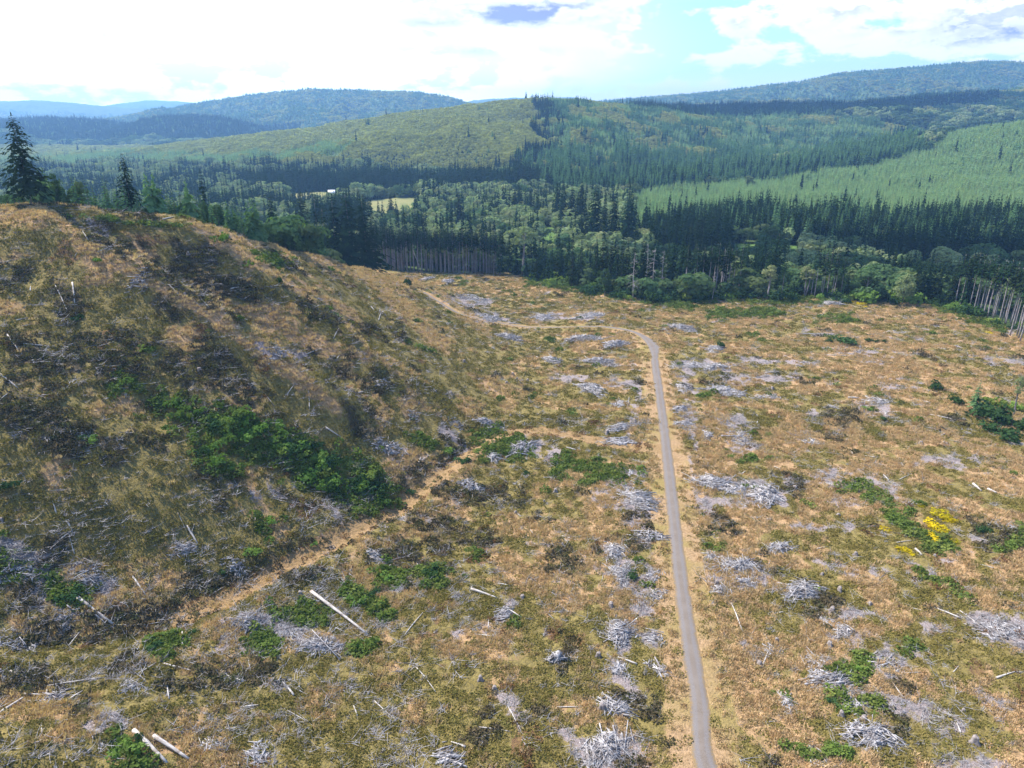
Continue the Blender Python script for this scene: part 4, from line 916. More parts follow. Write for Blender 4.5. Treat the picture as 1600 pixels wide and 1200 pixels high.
M['olive'] = mat_leaf('olive_low_growth', (0.185, 0.148, 0.042), (0.28, 0.222, 0.066), (0.19, 0.175, 0.05), .2, var=.2)
M['brushd'] = mat_leaf('dark_brush', (0.085, 0.068, 0.038), (0.15, 0.115, 0.065), (0.10, 0.105, 0.04), .15, var=.3)
M['rust'] = mat_leaf('rust_brown_growth', (0.22, 0.11, 0.05), (0.15, 0.09, 0.045), None, .2, var=.3)
M['fern'] = mat_leaf('green_ferns', (0.10, 0.145, 0.032), (0.165, 0.215, 0.048), (0.20, 0.22, 0.055), .25, var=.3)
def grass_clump(seed, mat='dry', w=.85, h=.55, n=42, bw=.055):
    g_ = np.random.default_rng(seed); a = Acc(); b = np.column_stack([g_.normal(0, w*.42, n), g_.normal(0, w*.42, n), np.zeros(n)]); hh = h*g_.uniform(.5, 1.15, n)
    ln = np.column_stack([g_.normal(0, .35, n), g_.normal(0, .35, n), np.ones(n)])*hh[:, None]; s = g_.uniform(0, 3.14, n); d = np.column_stack([np.cos(s), np.sin(s), np.zeros(n)])*bw
    V = np.stack([b-d, b+d, b+ln*.65+d*1.3, b+ln], 1); a.put(V.reshape(-1, 3), np.arange(4*n).reshape(-1, 4)); return a.mesh('tuft', M[mat])
def low_clump(seed, mat, w=.95, h=.32, n=50, size=.12):
    g_ = np.random.default_rng(seed); a = Acc(); an = g_.uniform(0, 6.28, n); r = np.sqrt(g_.uniform(0, 1, n))*w; p = np.column_stack([np.cos(an)*r, np.sin(an)*r, h*(1-(r/w)**2)*g_.uniform(.3, 1.1, n)])
    nr = unit(g_.normal(0, .6, (n, 3))+np.array([0, 0, .7])); u = unit(np.cross(nr, g_.normal(0, 1, (n, 3)))); s = size*g_.uniform(.6, 1.5, (n, 1)); a.quads(p, u*s, np.cross(nr, u)*s); return a.mesh('clump', M[mat])
def twig_clump(seed, n=11, L=1.0, r=.022, spread=.7, up=.35):
    g_ = np.random.default_rng(seed); a = Acc()
    for i in range(n):
        d = unit(np.array([g_.normal(), g_.normal(), abs(g_.normal())*up])); c = np.array([g_.normal(0, spread*.5), g_.normal(0, spread*.5), .08]); l = L*g_.uniform(.4, 1.3)
        a.put(*tube([c-d*l*.3*np.array([1, 1, 0]), c+d*l*.4+g_.normal(0, .06, 3), c+d*l], [r*1.3, r, r*.4], 3, cap=False))
    return a.mesh('twigs', M['wood'])

def cover_points(lo, hi, sp, seed):
    g_ = np.random.default_rng(seed); out = []; Y = lo
    while Y < hi:
        w = math.tan(math.radians(44.5))*Y+25; k = int(2*w/sp); out.append(np.column_stack([-w+(np.arange(k)+g_.uniform(-.6, .6, k))*sp, np.full(k, Y)+g_.uniform(-.6, .6, k)*sp])); Y += sp
    return np.vstack(out)
CP_ = np.vstack([cover_points(48, 150, .80, 1), cover_points(150, 260, 1.05, 2), cover_points(260, 560, 1.55, 3)])
cpz = H(CP_[:, 0], CP_[:, 1]); cbe = beyond_edge(CP_[:, 0], CP_[:, 1]); cu, cv, cdp = project(CP_[:, 0], CP_[:, 1], cpz)
k_ = (cbe < 3) & (cu > -260) & (cu < 1880) & (cv < 1420) & ~hidden(CP_, cpz, 4)
CP_ = CP_[k_]; cpz = cpz[k_]; cdp = cdp[k_]; cu = cu[k_]; cv = cv[k_]; zo = zones(CP_[:, 0], CP_[:, 1], cpz)
rd_, _ = seg_dist(CP_[:, 0], CP_[:, 1], _RC); offroad = rd_ > 2.6; nC = len(CP_); R_ = np.random.default_rng(21)
print('cover candidates', nC)
bigger = np.where(cdp > 260, 1.45, np.where(cdp > 170, 1.15, 1.0)); fineN = fbm(CP_[:, 0], CP_[:, 1], 2.6, 2, 401)
tanP = np.where(zo['verge'] > .3, np.where(zo['red'] > .95, .06, .30), zo['tan']); used = np.zeros(nC, bool)
def pick(p):
    m = (R_.random(nC) < p) & ~used & offroad; used[m] = True; return np.where(m)[0]
def spread(name, meshes, idx, smin, smax, label, zoff=-.04, vs=1.0):
    n = len(idx); s = R_.uniform(smin, smax, n)*bigger[idx]; S3 = np.stack([s, s, s*vs*R_.uniform(.7, 1.2, n)], 1)
    scatter(name, meshes, np.column_stack([CP_[idx], cpz[idx]+zoff]), S3, R_.uniform(0, 6.28, n), R_.integers(0, len(meshes), n), label=label); print(name, n)
ig = pick(np.clip(zo['green']*1.1, 0, .95)*.75); idk = pick(np.clip(zo['dark'], 0, 1)*.45); igr = pick(zo['grey']*.5)
it = pick(np.clip(tanP*1.0, 0, 1)*np.clip(.66+.6*fineN, .15, 1)+.005); ir = pick(zo['red']*.22*(1-zo['verge'])); io = pick((1-.8*zo['verge'])*np.where((zo['verge'] > .3) & (zo['red'] > .95), .1, 1)*np.where(zo['grey'] > .5, .05, np.clip(.5+.5*fineN, .1, .8)))
spread('dry_grass', [grass_clump(500+i) for i in range(5)], it, .75, 1.5, 'dry tan grass growing in tufts all over the cleared land')
spread('low_growth', [low_clump(510+i, 'olive') for i in range(5)], io, .7, 1.5, 'olive green moss and low growth between the grass')
spread('dark_brush', [low_clump(520+i, 'brushd', 1.0, .7, 44, .17) for i in range(4)], idk, .7, 1.6, 'dark brown brush in the hollows of the cleared land')
spread('rust_growth', [low_clump(530+i, 'rust', .9, .5) for i in range(3)], ir, .7, 1.4, 'rust brown dead growth among the grass')
spread('fern_cover', [low_clump(540+i, 'fern', 1.0, .8, 46, .2) for i in range(4)], ig, .7, 1.7, 'fresh green ferns and brambles in patches')
# twigs and small branches: everywhere, most on the slope, in the grey patches and around the piles
clus = fbm(CP_[:, 0], CP_[:, 1], 11, 3, 411); left = sstep(cu, 900, 500)
tw = .72*(.040+.45*zo['grey']+.13*zo['dark']+.10*left*sstep(clus, -.1, .5)+.09*sstep(clus, .3, .8))*(1+1.1*sstep(cv, 620, 780)*sstep(cu, 760, 560))*(1-zo['verge']*.97)*np.where(zo['tan'] > .6, .55, 1)
m = (R_.random(nC) < tw) & offroad
idx = np.where(m)[0]
spread('twig_litter', [twig_clump(550+i, 9, 1.0, .026) for i in range(3)]+[twig_clump(560+i, 7, 1.9, .035, 1.2, .25) for i in range(3)]+[twig_clump(570+i, 14, 1.3, .03, .8, .9) for i in range(2)], idx, .6, 1.35, 'grey twigs and small branches littering the cleared land', .05)

# ---- slash piles: heaps of bleached branches
def sticks(a, P0, P1, r0, r1, bend=None):
    n = len(P0); d = unit(P1-P0); up = np.where(np.abs(d[:, 2:3]) > .9, [[1., 0, 0]], [[0, 0, 1.]]); A = unit(np.cross(d, up)); B = np.cross(d, A); off = [A, B, -A, -B]
    V = np.stack([P0+o*r0[:, None] for o in off]+[P1+o*r1[:, None] for o in off], 1); q = np.array([[0, 1, 5, 4], [1, 2, 6, 5], [2, 3, 7, 6], [3, 0, 4, 7], [3, 2, 1, 0], [4, 5, 6, 7]])
    a.put(V.reshape(-1, 3), (q[None]+8*np.arange(n)[:, None, None]).reshape(-1, 4))
def slash_mesh(seed, rx, ry, hgt, n, style='jumble', L=2.6, thick=.055):
    g_ = np.random.default_rng(seed); a = Acc(); an = g_.uniform(0, 6.28, n); r = np.sqrt(g_.uniform(0, 1, n)); lump = 1+.45*np.sin(an*2+seed)+.25*np.sin(an*5+seed*2); r = np.where(g_.random(n) < .22, r*g_.uniform(1.0, 1.55, n), r)
    cx, cy_ = np.cos(an)*r*rx*lump*.8, np.sin(an)*r*ry*lump*.8; dome = hgt*np.clip(1-r**1.5, 0, 1); cz_ = dome*g_.uniform(.25, 1.0, n)+.1
    if style == 'fan': th = np.where(g_.random(n) < .5, np.arctan2(cy_, cx), 1.2+seed % 3)+g_.normal(0, .6, n)
    elif style == 'row': th = g_.normal(.3, .35, n)
    else: th = np.where(g_.random(n) < .6, seed*1.3+g_.normal(0, .45, n)+.6*np.sin(cx*1.1), g_.uniform(0, 3.14, n))
    l = L*g_.lognormal(0, .5, n)*.36; tilt = g_.normal(0, .11, n)-(.16*np.sign(np.cos(th)*cx+np.sin(th)*cy_) if style == 'fan' else 0)
    d = np.column_stack([np.cos(th)*np.cos(tilt), np.sin(th)*np.cos(tilt), np.sin(tilt)])*l[:, None]; c = np.column_stack([cx, cy_, cz_+np.abs(d[:, 2])*.5]); rr = thick*g_.lognormal(0, .4, n)
    sticks(a, c-d, c+d, rr*1.15, rr*.7); return a
PILE_LIST = [(795, 527, 16, 'j', 'p'), (912, 530, 20, 'j', 'p'), (962, 538, 16, 'j', 'p'), (862, 562, 13, 'j', 'p'), (938, 566, 21, 'j', 'p'), (925, 608, 20, 'f', 'p'), (972, 668, 17, 'r', 'p'), (968, 632, 13, 'j', 'f'), (968, 690, 18, 'j', 'f'),
 (765, 497, 20, 'j', 'f'), (850, 495, 18, 'j', 'f'), (920, 493, 22, 'j', 'f'), (740, 468, 22, 'j', 'f'), (668, 436, 9, 'j', 'p'), (700, 440, 9, 'j', 'p'), (1065, 513, 18, 'j', 'p'), (1117, 546, 14, 'j', 'p'), (1078, 572, 20, 'j', 'f'), (1118, 574, 16, 'j', 'p'),
 (1066, 606, 14, 'j', 'f'), (1063, 640, 13, 'r', 'p'), (1068, 662, 10, 'r', 'p'), (1105, 680, 11, 'j', 'p'), (1135, 612, 22, 'j', 'f'), (1155, 684, 20, 'j', 'f'), (1118, 756, 24, 'j', 'p'), (1155, 764, 20, 'j', 'f'), (1192, 774, 26, 'f', 'p'),
 (1000, 782, 24, 'j', 'p'), (985, 770, 14, 'j', 'f'), (1016, 838, 18, 'j', 'p'), (960, 863, 20, 'f', 'p'), (970, 898, 20, 'j', 'p'), (1022, 898, 15, 'j', 'f'), (1026, 930, 16, 'j', 'f'), (968, 988, 24, 'j', 'p'), (1022, 998, 15, 'j', 'f'),
 (963, 1046, 15, 'j', 'p'), (1028, 1044, 16, 'j', 'f'), (958, 1104, 22, 'j', 'p'), (945, 1170, 32, 'j', 'p'), (1155, 885, 26, 'j', 'p'), (1218, 857, 17, 'f', 'p'), (1112, 868, 14, 'j', 'f'), (1165, 910, 18, 'j', 'f'), (1255, 924, 27, 'f', 'p'), (1125, 922, 13, 'f', 'p'),
 (1318, 988, 17, 'f', 'p'), (1290, 970, 14, 'j', 'f'), (1200, 1016, 17, 'j', 'f'), (1302, 1062, 28, 'r', 'p'), (1275, 1035, 18, 'j', 'f'), (1388, 1036, 18, 'j', 'f'), (1360, 1150, 32, 'f', 'p'), (1560, 985, 26, 'j', 'f'), (1228, 1096, 13, 'j', 'p'), (1275, 1182, 18, 'j', 'f'),
 (790, 957, 13, 'r', 'p'), (760, 662, 15, 'f', 'p'), (815, 700, 20, 'j', 'p'), (772, 714, 12, 'f', 'p'), (495, 1010, 26, 'j', 'p'), (450, 990, 20, 'j', 'f'), (385, 975, 20, 'j', 'p'), (588, 870, 15, 'f', 'p'), (432, 548, 14, 'j', 'f'), (710, 660, 12, 'j', 'f'),
 (645, 650, 11, 'j', 'f'), (606, 700, 20, 'j', 'f'), (30, 895, 24, 'j', 'f'), (140, 905, 22, 'f', 'f'), (30, 1010, 22, 'j', 'f'), (85, 1090, 18, 'j', 'f'), (365, 885, 16, 'f', 'p'), (290, 860, 16, 'f', 'p'), (100, 965, 20, 'j', 'f'), (205, 1075, 15, 'j', 'f'),
 (405, 1175, 22, 'j', 'f'), (330, 1165, 16, 'j', 'f'), (700, 1185, 22, 'r', 'p'), (975, 735, 14, 'j', 'f'), (1330, 1100, 20, 'j', 'f'), (1370, 628, 16, 'j', 'f'), (1300, 475, 12, 'j', 'p'), (1200, 620, 14, 'j', 'f'), (1270, 690, 12, 'j', 'f'), (1590, 826, 14, 'j', 'f'), (600, 600, 12, 'j', 'f'), (500, 470, 9, 'j', 'f'), (735, 760, 16, 'f', 'p'), (220, 440, 16, 'j', 'f'), (130, 690, 16, 'j', 'f')]
ORD = ['first', 'second', 'third', 'fourth', 'fifth', 'sixth', 'seventh', 'eighth', 'ninth', 'tenth', 'eleventh', 'twelfth', 'thirteenth', 'fourteenth', 'fifteenth', 'sixteenth', 'seventeenth', 'eighteenth', 'nineteenth', 'twentieth',
       'twenty-first', 'twenty-second', 'twenty-third', 'twenty-fourth', 'twenty-fifth', 'twenty-sixth', 'twenty-seventh', 'twenty-eighth', 'twenty-ninth', 'thirtieth', 'thirty-first', 'thirty-second', 'thirty-third', 'thirty-fourth', 'thirty-fifth', 'thirty-sixth', 'thirty-seventh', 'thirty-eighth', 'thirty-ninth', 'fortieth']
def pile_region(px, py):
    if px > 1590 or (px > 1045+max(0, (py-540)*.06) and py > 500): return 'right of the gravel road', 'slash piles right of the road'
    if px > 880 and py > 540: return 'in the column left of the gravel road', 'slash piles left of the road'
    if py < 545 and px > 650: return 'near the far bend of the gravel road', 'slash piles around the far bend'
    return 'on or below the cleared slope', 'slash piles on and below the slope'
cnt = {}
for i, (px, py, rp, st, fl) in enumerate(sorted(PILE_LIST, key=lambda q: -q[1])):
    p = hit(px, py, H); dep = p[1]*CP-(p[2]-CAMZ)*SP; r = rp*dep/F*1.15; hgt = (0.22 if fl == 'p' else .05)*r*(1.2 if dep > 250 else 1); n = int(np.clip(r*r*18*(1 if fl == 'p' else .6), 80, 620))
    a = slash_mesh(600+i, r, r*.92, hgt, n, {'j': 'jumble', 'f': 'fan', 'r': 'row'}[st], L=np.clip(r*.7, 2.0, 3.6), thick=.072 if dep < 220 else .095)
    reg, grp = pile_region(px, py); k = cnt.get(reg, 0); cnt[reg] = k+1
    # let every stick ride on the ground below it
    V = np.vstack(a.V); gz = H(V[:, 0]+p[0], V[:, 1]+p[1])-p[2]; c8 = gz.reshape(-1, 8).mean(1).repeat(8); V[:, 2] += c8; me = mk_mesh('pile', V, np.vstack(a.F4), mat=M['wood'])
    add('slash_pile', me, loc=(p[0], p[1], p[2]), label='%s slash pile %s, %s from the bottom' % ('heaped' if fl == 'p' else 'low flat', reg, ORD[k]), category='brush pile', group=grp)

# ---- single logs
def log_mesh(L, r, seed, n=8):
    g_ = np.random.default_rng(seed); s = np.linspace(-.5, .5, 6); P = np.column_stack([s*L, .02*L*np.sin(s*3+seed)*g_.uniform(-1, 1), .01*L*np.cos(s*4)]); a = Acc(); a.put(*tube(P, r*(1.1-.5*(s+.5))*(1+.08*g_.normal(0, 1, 6)), n)); return a
def bmesh_join(m1, m2):
    import bmesh
    bm = bmesh.new(); bm.from_mesh(m1); bm.from_mesh(m2); bm.to_mesh(m1); bm.free(); return m1
def put_log(p0, p1, r, label, seed, group=None, limbs=0, name='fallen_log', sink=.25):
    p0 = np.array(p0); p1 = np.array(p1); L = np.linalg.norm(p1-p0); a = log_mesh(L, r, seed); me = a.mesh('log', M['log'], True)
    c = (p0+p1)/2; mid = H(np.array([c[0]]), np.array([c[1]]))[0]; c[2] = max(c[2], mid)
    o = add(name, me, loc=(c[0], c[1], c[2]+r*(1-sink)), label=label, category='log', **({'group': group} if group else {}))
    d = unit(p1-p0); o.rotation_euler = Vector(d).to_track_quat('X', 'Z').to_euler()
    if limbs:
        g_ = np.random.default_rng(seed); b = Acc()
        for i in range(limbs):
            s = g_.uniform(-.35, .5)*L; e = np.array([g_.normal(0, .5), g_.normal(0, 1), abs(g_.normal(0, .7))]); e = unit(e)*r*g_.uniform(3, 8); b.put(*tube([(s, 0, 0), tuple(np.array([s, 0, 0])+e*.6), tuple(np.array([s, 0, -.1])+e)], [r*.22, r*.16, r*.06], 4, cap=False))
        me2 = b.mesh('limbs', M['log']); bmj = bmesh_join(me, me2); o.data = bmj
    return o
LOGS = [((487, 924), (574, 993), .42, 'thick pale log lying across the green patch left of the centre, the longest white one', 4), ((121, 938), (178, 978), .42, 'thick grey log slanting down towards the foot of the slope', 3), ((140, 955), (165, 976), .26, 'short grey log under the thick slanting one', 0), ((142, 976), (232, 979), .16, 'thin straight pole crossing the foot of the thick slanting log', 0),
 ((209, 1143), (262, 1194), .50, 'thick grey log, left of the pair beside the dark bush at the bottom', 0), ((240, 1151), (296, 1188), .42, 'thick pale log, right of the pair beside the dark bush at the bottom', 0), ((257, 1037), (300, 1049), .22, 'short clean white log alone on the olive ground near the bottom left', 0), ((0, 1116), (37, 1091), .34, 'thick grey log at the left border near the bottom', 0),
 ((38, 1085), (75, 1087), .22, 'pale log just right of the one at the left border', 0), ((17, 1050), (70, 1073), .20, 'long thin curved pole above the dark hollow at the bottom left', 0), ((70, 1073), (165, 1058), .13, 'long thin pole running right from the curved one', 0), ((736, 921), (778, 936), .36, 'stout tan white log above a bundle of parallel sticks', 0), ((292, 822), (310, 852), .30, 'short thick white log standing out steeply on the lower slope', 0),
 ((208, 902), (228, 932), .24, 'pale log leaning on the lower slope above the old track', 0), ((105, 815), (117, 837), .22, 'short white log on the lower slope near two dead bushes', 0), ((427, 657), (446, 670), .30, 'clean white log at the upper edge of the green thicket', 0), ((509, 668), (534, 685), .28, 'white log right of the thicket top', 0), ((576, 475), (588, 489), .22, 'bright thin log alone high on the far slope', 0),
 ((113, 442), (117, 478), .26, 'white upright looking log on the upper left slope', 2), ((85, 445), (110, 495), .16, 'thin grey pole on the upper left slope beside the white one', 0), ((12, 525), (30, 552), .24, 'forked white log near the left border, middle of the slope', 2), ((0, 585), (28, 607), .26, 'pale log at the left border above the middle', 0), ((470, 832), (492, 800), .18, 'slim white pole leaning over the old track bank', 0),
 ((1520, 757), (1533, 768), .50, 'stubby white log at the right, left one of two', 0), ((1543, 765), (1557, 771), .45, 'stubby white log at the right, right one of two', 0), ((1430, 858), (1440, 868), .35, 'pale log beside the yellow broom', 0), ((1325, 622), (1342, 623), .5, 'pale log above the green shrub in the right field', 0), ((1355, 1030), (1372, 1018), .20, 'white pole pointing up over the bare grey patch on the right', 0), ((1350, 1034), (1372, 1036), .22, 'grey log lying at the edge of the bare grey patch on the right', 0),
 ((1410, 1052), (1440, 1051), .14, 'thin straight pole at the right end of the bare grey patch', 0), ((1350, 1090), (1385, 1105), .2, 'long thin pole below the bare grey patch', 0), ((1500, 955), (1540, 985), .16, 'long grey pole across the debris at the right border', 0), ((790, 950), (815, 965), .2, 'slim log in the bundle of parallel sticks', 0), ((650, 1042), (680, 1082), .13, 'thin pale pole below the reddish brown patch', 0), ((585, 1095), (622, 1130), .13, 'thin pole with a brush of twigs at its top end', 0),
 ((794, 1105), (815, 1144), .15, 'straight thin pole pointing away, at the bottom middle', 0), ((748, 1136), (800, 1144), .12, 'thin pole nearly level, left of the straight one at the bottom middle', 0), ((870, 1105), (912, 1105), .12, 'thin level pole left of the big bottom slash pile', 0), ((690, 1185), (730, 1200), .3, 'white log lying in the heap at the bottom border', 0), ((1285, 555), (1350, 558), .3, 'long pale log lying level in the far right field', 0), ((1240, 522), (1300, 523), .35, 'long grey windrow log near the far edge of the right field', 0), ((1450, 648), (1500, 658), .3, 'long thin grey log beside the isolated bush at the right', 0)]
for i, (a0, a1, r, lab, lm_) in enumerate(LOGS): put_log(hit(*a0, H), hit(*a1, H), r*.85, lab, 700+i, limbs=lm_)
# many thin poles
g_ = np.random.default_rng(77); dens = (.35*zo['grey']+.30*zo['dark']+.30*left*sstep(clus, -.2, .4)+.12)*(1-zo['verge'])*(cdp/150)**.4*offroad*(cu > 0)*(cu < 1600)*(cv < 1200); dens = dens/dens.sum(); pickp = g_.choice(nC, 230, replace=False, p=dens)
for i, q in enumerate(pickp):
    x, y = CP_[q]; L = float(np.clip(g_.lognormal(1.35, .4), 2.2, 11)); th = g_.uniform(0, 3.14); dx, dy = math.cos(th)*L/2, math.sin(th)*L/2; zz = H(np.array([x-dx, x+dx]), np.array([y-dy, y+dy]))
    nm, gp = ('thin bleached pole lying on the cleared slope left of the old track', 'loose poles on the slope') if (cv[q] < 1020-.36*cu[q] or (cu[q] < 720 and cv[q] < 700)) else (('thin bleached pole lying in the grass left of the gravel road', 'loose poles left of the road') if cu[q] < 1020+.07*(cv[q]-500) else ('thin bleached pole lying in the grass right of the gravel road', 'loose poles right of the road'))
    put_log((x-dx, y-dy, zz[0]), (x+dx, y+dy, zz[1]), g_.uniform(.08, .2)*(1.25 if cdp[q] > 220 else 1), nm, 800+i, group=gp, limbs=(3 if i % 6 == 0 else 0), name='fallen_pole')
# stumps
def stump(seed):
    g_ = np.random.default_rng(seed); a = Acc(); n = 12; an = np.arange(n)*6.283/n; lob = 1+.25*np.sin(an*3+seed)+.12*g_.normal(0, 1, n); rings = []
    for z, r in ((-.4, .75), (0, .62), (.25, .42), (.7, .36), (.85, .33)): rings.append(np.column_stack([np.cos(an)*r*(1+(lob-1)*(1.3-z)), np.sin(an)*r*(1+(lob-1)*(1.3-z)), np.full(n, z)+(.06*g_.normal(0, 1, n) if z > .8 else 0)]))
    V = np.vstack(rings+[np.array([[0, 0, .82]])]); i, j = np.meshgrid(np.arange(4), np.arange(n), indexing='ij'); b = i*n; j2 = (j+1) % n; j3 = np.arange(n)
    a.put(V, np.stack([b+j, b+j2, b+n+j2, b+n+j], -1).reshape(-1, 4), np.stack([4*n+j3, 4*n+(j3+1) % n, np.full(n, 5*n)], 1)); return a.mesh('stump', M['stump'])
ST = [stump(900+i) for i in range(4)]
pk = g_.choice(nC, 64, replace=False, p=((cdp/150)**.3*offroad*(1-zo['verge'])*(cdp < 330)*(cu > 0)*(cu < 1600)*(cv < 1200))/((cdp/150)**.3*offroad*(1-zo['verge'])*(cdp < 330)*(cu > 0)*(cu < 1600)*(cv < 1200)).sum())
for i, q in enumerate(pk):
    s = g_.uniform(.7, 1.5); lf = cu[q] < 1000
    o = add('tree_stump', ST[i % 4], loc=(CP_[q, 0], CP_[q, 1], cpz[q]), label='weathered grey tree stump %s the gravel road, low among grass and brush' % ('left of' if lf else 'right of'), category='stump', group='stumps %s the road' % ('left of' if lf else 'right of'))
    o.scale = (s, s, s*g_.uniform(.7, 1.2)); o.rotation_euler.z = g_.uniform(0, 6)
# upturned root wad
p = hit(870, 1030, H); a = slash_mesh(950, 1.7, 1.6, 2.3, 150, 'fan', 1.6, .07); a.put(*tube([(0, 0, -.3), (.2, 0, 1.0), (.4, .1, 1.9)], [1.0, .75, .5], 9)); add('root_wad', a.mesh('root_wad', M['wood']), loc=p, label='dark upturned root wad standing alone in the grass left of the road', category='root wad')

# ------------------------------------------------------------------ shrubs and small trees on the cleared land
BS = {k: [bush(2.2, 1.9, 260, .20, 1000+i, k) for i in range(3)] for k in ('bush', 'bushd')}; BR = [bush(2.0, 1.3, 260, .17, 1010+i, 'broom') for i in range(3)]
def put_bush(px, py, wpx, label, kind='bush', group=None, tall=1.0, nm='shrub', cat='shrub', seed=0, rise=0):
    p = hit(px, py, H); dep = p[1]*CP-(p[2]-CAMZ)*SP; s = wpx*dep/F/2.5; me = (BR if kind == 'broom' else BS[kind])[seed % 3]
    o = add(nm, me, loc=p, label=label, category=cat, **({'group': group} if group else {})); o.scale = (s, s, s*tall); o.rotation_euler.z = seed*1.7; return o
put_bush(639, 448, 13, 'round dark bush standing alone on the track at the foot of the hill spur', 'bushd', tall=1.35)
put_bush(344, 377, 19, 'round green bush alone near the top of the cleared slope', 'bush', tall=1.0, seed=1)
put_bush(436, 442, 9, 'narrow dark bush standing upright on the upper slope', 'bushd', tall=1.9, seed=2)
put_bush(435, 413, 7, 'small dark bush just above the narrow upright one on the upper slope', 'bushd', tall=1.3, seed=1)
put_bush(1128, 543, 13, 'dark green bush on the slash pile beside the road bend', 'bushd', tall=1.0, seed=0)
put_bush(1458, 607, 17, 'round dark green bush alone in the right field', 'bushd', tall=1.1, seed=1)
put_bush(1352, 640, 13, 'small green bush among grey debris in the right field', 'bush', tall=.7, seed=2); put_bush(1382, 657, 9, 'tiny dark bush near the grey debris in the right field', 'bushd', seed=0)
put_bush(1353, 641, 8, 'low dark bush in the right field, left of the wood on the ground', 'bushd', tall=.7, seed=2)
put_bush(1327, 537, 30, 'wide low dark bush, largest of the row in the far right field', 'bushd', tall=.45, seed=0)
for i, (x_, w_) in enumerate([(1298, 8), (1290, 6), (1312, 9), (1356, 9), (1368, 8), (1381, 9)]): put_bush(x_, 534, w_, 'small dark bush in the row in the far right field, ' + ['second from the left', 'leftmost', 'third from the left', 'third from the right', 'second from the right', 'rightmost'][i], 'bushd', tall=.8, seed=i, group='row of dark bushes')
for i, (x_, y_, w_, k, t, lb) in enumerate([(1497, 632, 20, 'bushd', .9, 'leftmost dark bush of the clump at the right border'), (1527, 645, 38, 'bushd', .7, 'wide green bush below the little conifer at the right border'), (1548, 634, 26, 'bush', .9, 'lighter bush right of the little conifer at the right border'), (1558, 660, 40, 'bushd', .8, 'broad blue green bush in the middle of the right border clump'),
       (1590, 665, 34, 'bushd', .8, 'grey green bush at the border, lower right of the clump'), (1572, 682, 36, 'bushd', .65, 'very dark low bush at the bottom of the right border clump'), (1540, 672, 22, 'bushd', .8, 'small dark bush left of the lowest one in the right border clump'), (1592, 640, 20, 'bush', .9, 'thin leafy bush behind the bare tree at the right border')]): put_bush(x_, y_, w_, lb, k, 'shrub clump at the right border', t, seed=i)
lm('conifer_tree', ('mid', 0), 1522, 640, 594, 'small dark conifer in the shrub clump at the right border', wide=1.35)
lm('broadleaf_tree', ('aldpole', 1), 1583, 648, 586, 'thin sparse tree with a pale trunk in the shrub clump at the right border', wide=.7)
gi_ = 0; g_ = np.random.default_rng(31)
for (x0, y0, x1, y1, r) in [(270, 640, 350, 662, 18), (350, 665, 470, 710, 28), (470, 712, 560, 762, 34), (555, 755, 605, 780, 20), (300, 700, 370, 735, 12)]:
    for k in range(int(math.hypot(x1-x0, y1-y0)*r/150)):
        t = g_.random(); px = x0+(x1-x0)*t+g_.normal(0, r*.4); py = y0+(y1-y0)*t+g_.normal(0, r*.45); wpx = g_.uniform(13, 27)
        sec = 'upper end' if px < 360 else ('middle' if px < 480 else 'lower end'); kd_ = 'bushd' if g_.random() < .35 else 'bush'
        put_bush(px, py, wpx, '%s leafy bush in the %s of the green thicket in the slope gully' % ('dark' if kd_ == 'bushd' else 'bright green', sec), kd_, 'bushes of the gully thicket', g_.uniform(.7, 1.1), seed=gi_); gi_ += 1
for i, (x_, y_, w_, t) in enumerate([(1468, 806, 24, .7), (1482, 812, 20, .6), (1455, 820, 22, .6), (1470, 828, 18, .7), (1462, 842, 20, .6), (1452, 834, 14, .6), (1492, 846, 12, .6)]): put_bush(x_, y_, w_, 'bright yellow broom bush in the big flowering cluster of the right field', 'broom', 'yellow broom cluster', t, 'broom_bush', 'shrub', i)
for i, (x_, y_, w_, lb) in enumerate([(1382, 828, 14, 'small yellow broom bush left of the green strip'), (1412, 858, 18, 'yellow broom bush below the green strip'), (1425, 866, 10, 'tiny yellow broom bush beside pale logs'), (1438, 790, 10, 'small yellow broom above the flowering cluster'), (1320, 474, 8, 'yellow broom patch at the forest edge, left part'), (1332, 472, 10, 'yellow broom patch at the forest edge, middle part'), (1346, 475, 11, 'yellow broom patch at the forest edge, right part'), (1352, 481, 8, 'yellow broom patch at the forest edge, lowest part'), (1511, 518, 7, 'yellow broom dot near the right border trees, left'), (1546, 521, 10, 'yellow broom dot near the right border trees, right'), (1441, 478, 7, 'yellow broom speck under the edge trees')]): put_bush(x_, y_, w_, lb, 'broom', None, .5, 'broom_bush', 'shrub', i)
LOWB = [(75, 885, 18), (110, 930, 26), (420, 815, 18), (300, 990, 12), (560, 940, 22), (585, 925, 18), (600, 905, 20), (680, 898, 26), (560, 1012, 18), (240, 1012, 20), (195, 1180, 34), (215, 1165, 24), (1110, 841, 22), (1345, 1045, 14), (1335, 1110, 20), (1300, 1100, 16), (190, 600, 22), (350, 895, 14), (490, 850, 10), (640, 770, 14), (700, 710, 16), (725, 720, 18), (745, 705, 12), (395, 1000, 16), (470, 965, 18), (1538, 830, 18), (1580, 845, 26), (1300, 1172, 16), (925, 608, 11), (1370, 780, 12), (1385, 785, 20), (20, 760, 26), (135, 690, 22), (120, 500, 14), (155, 410, 14), (820, 740, 10), (390, 865, 22), (990, 905, 18), (1095, 765, 12)]
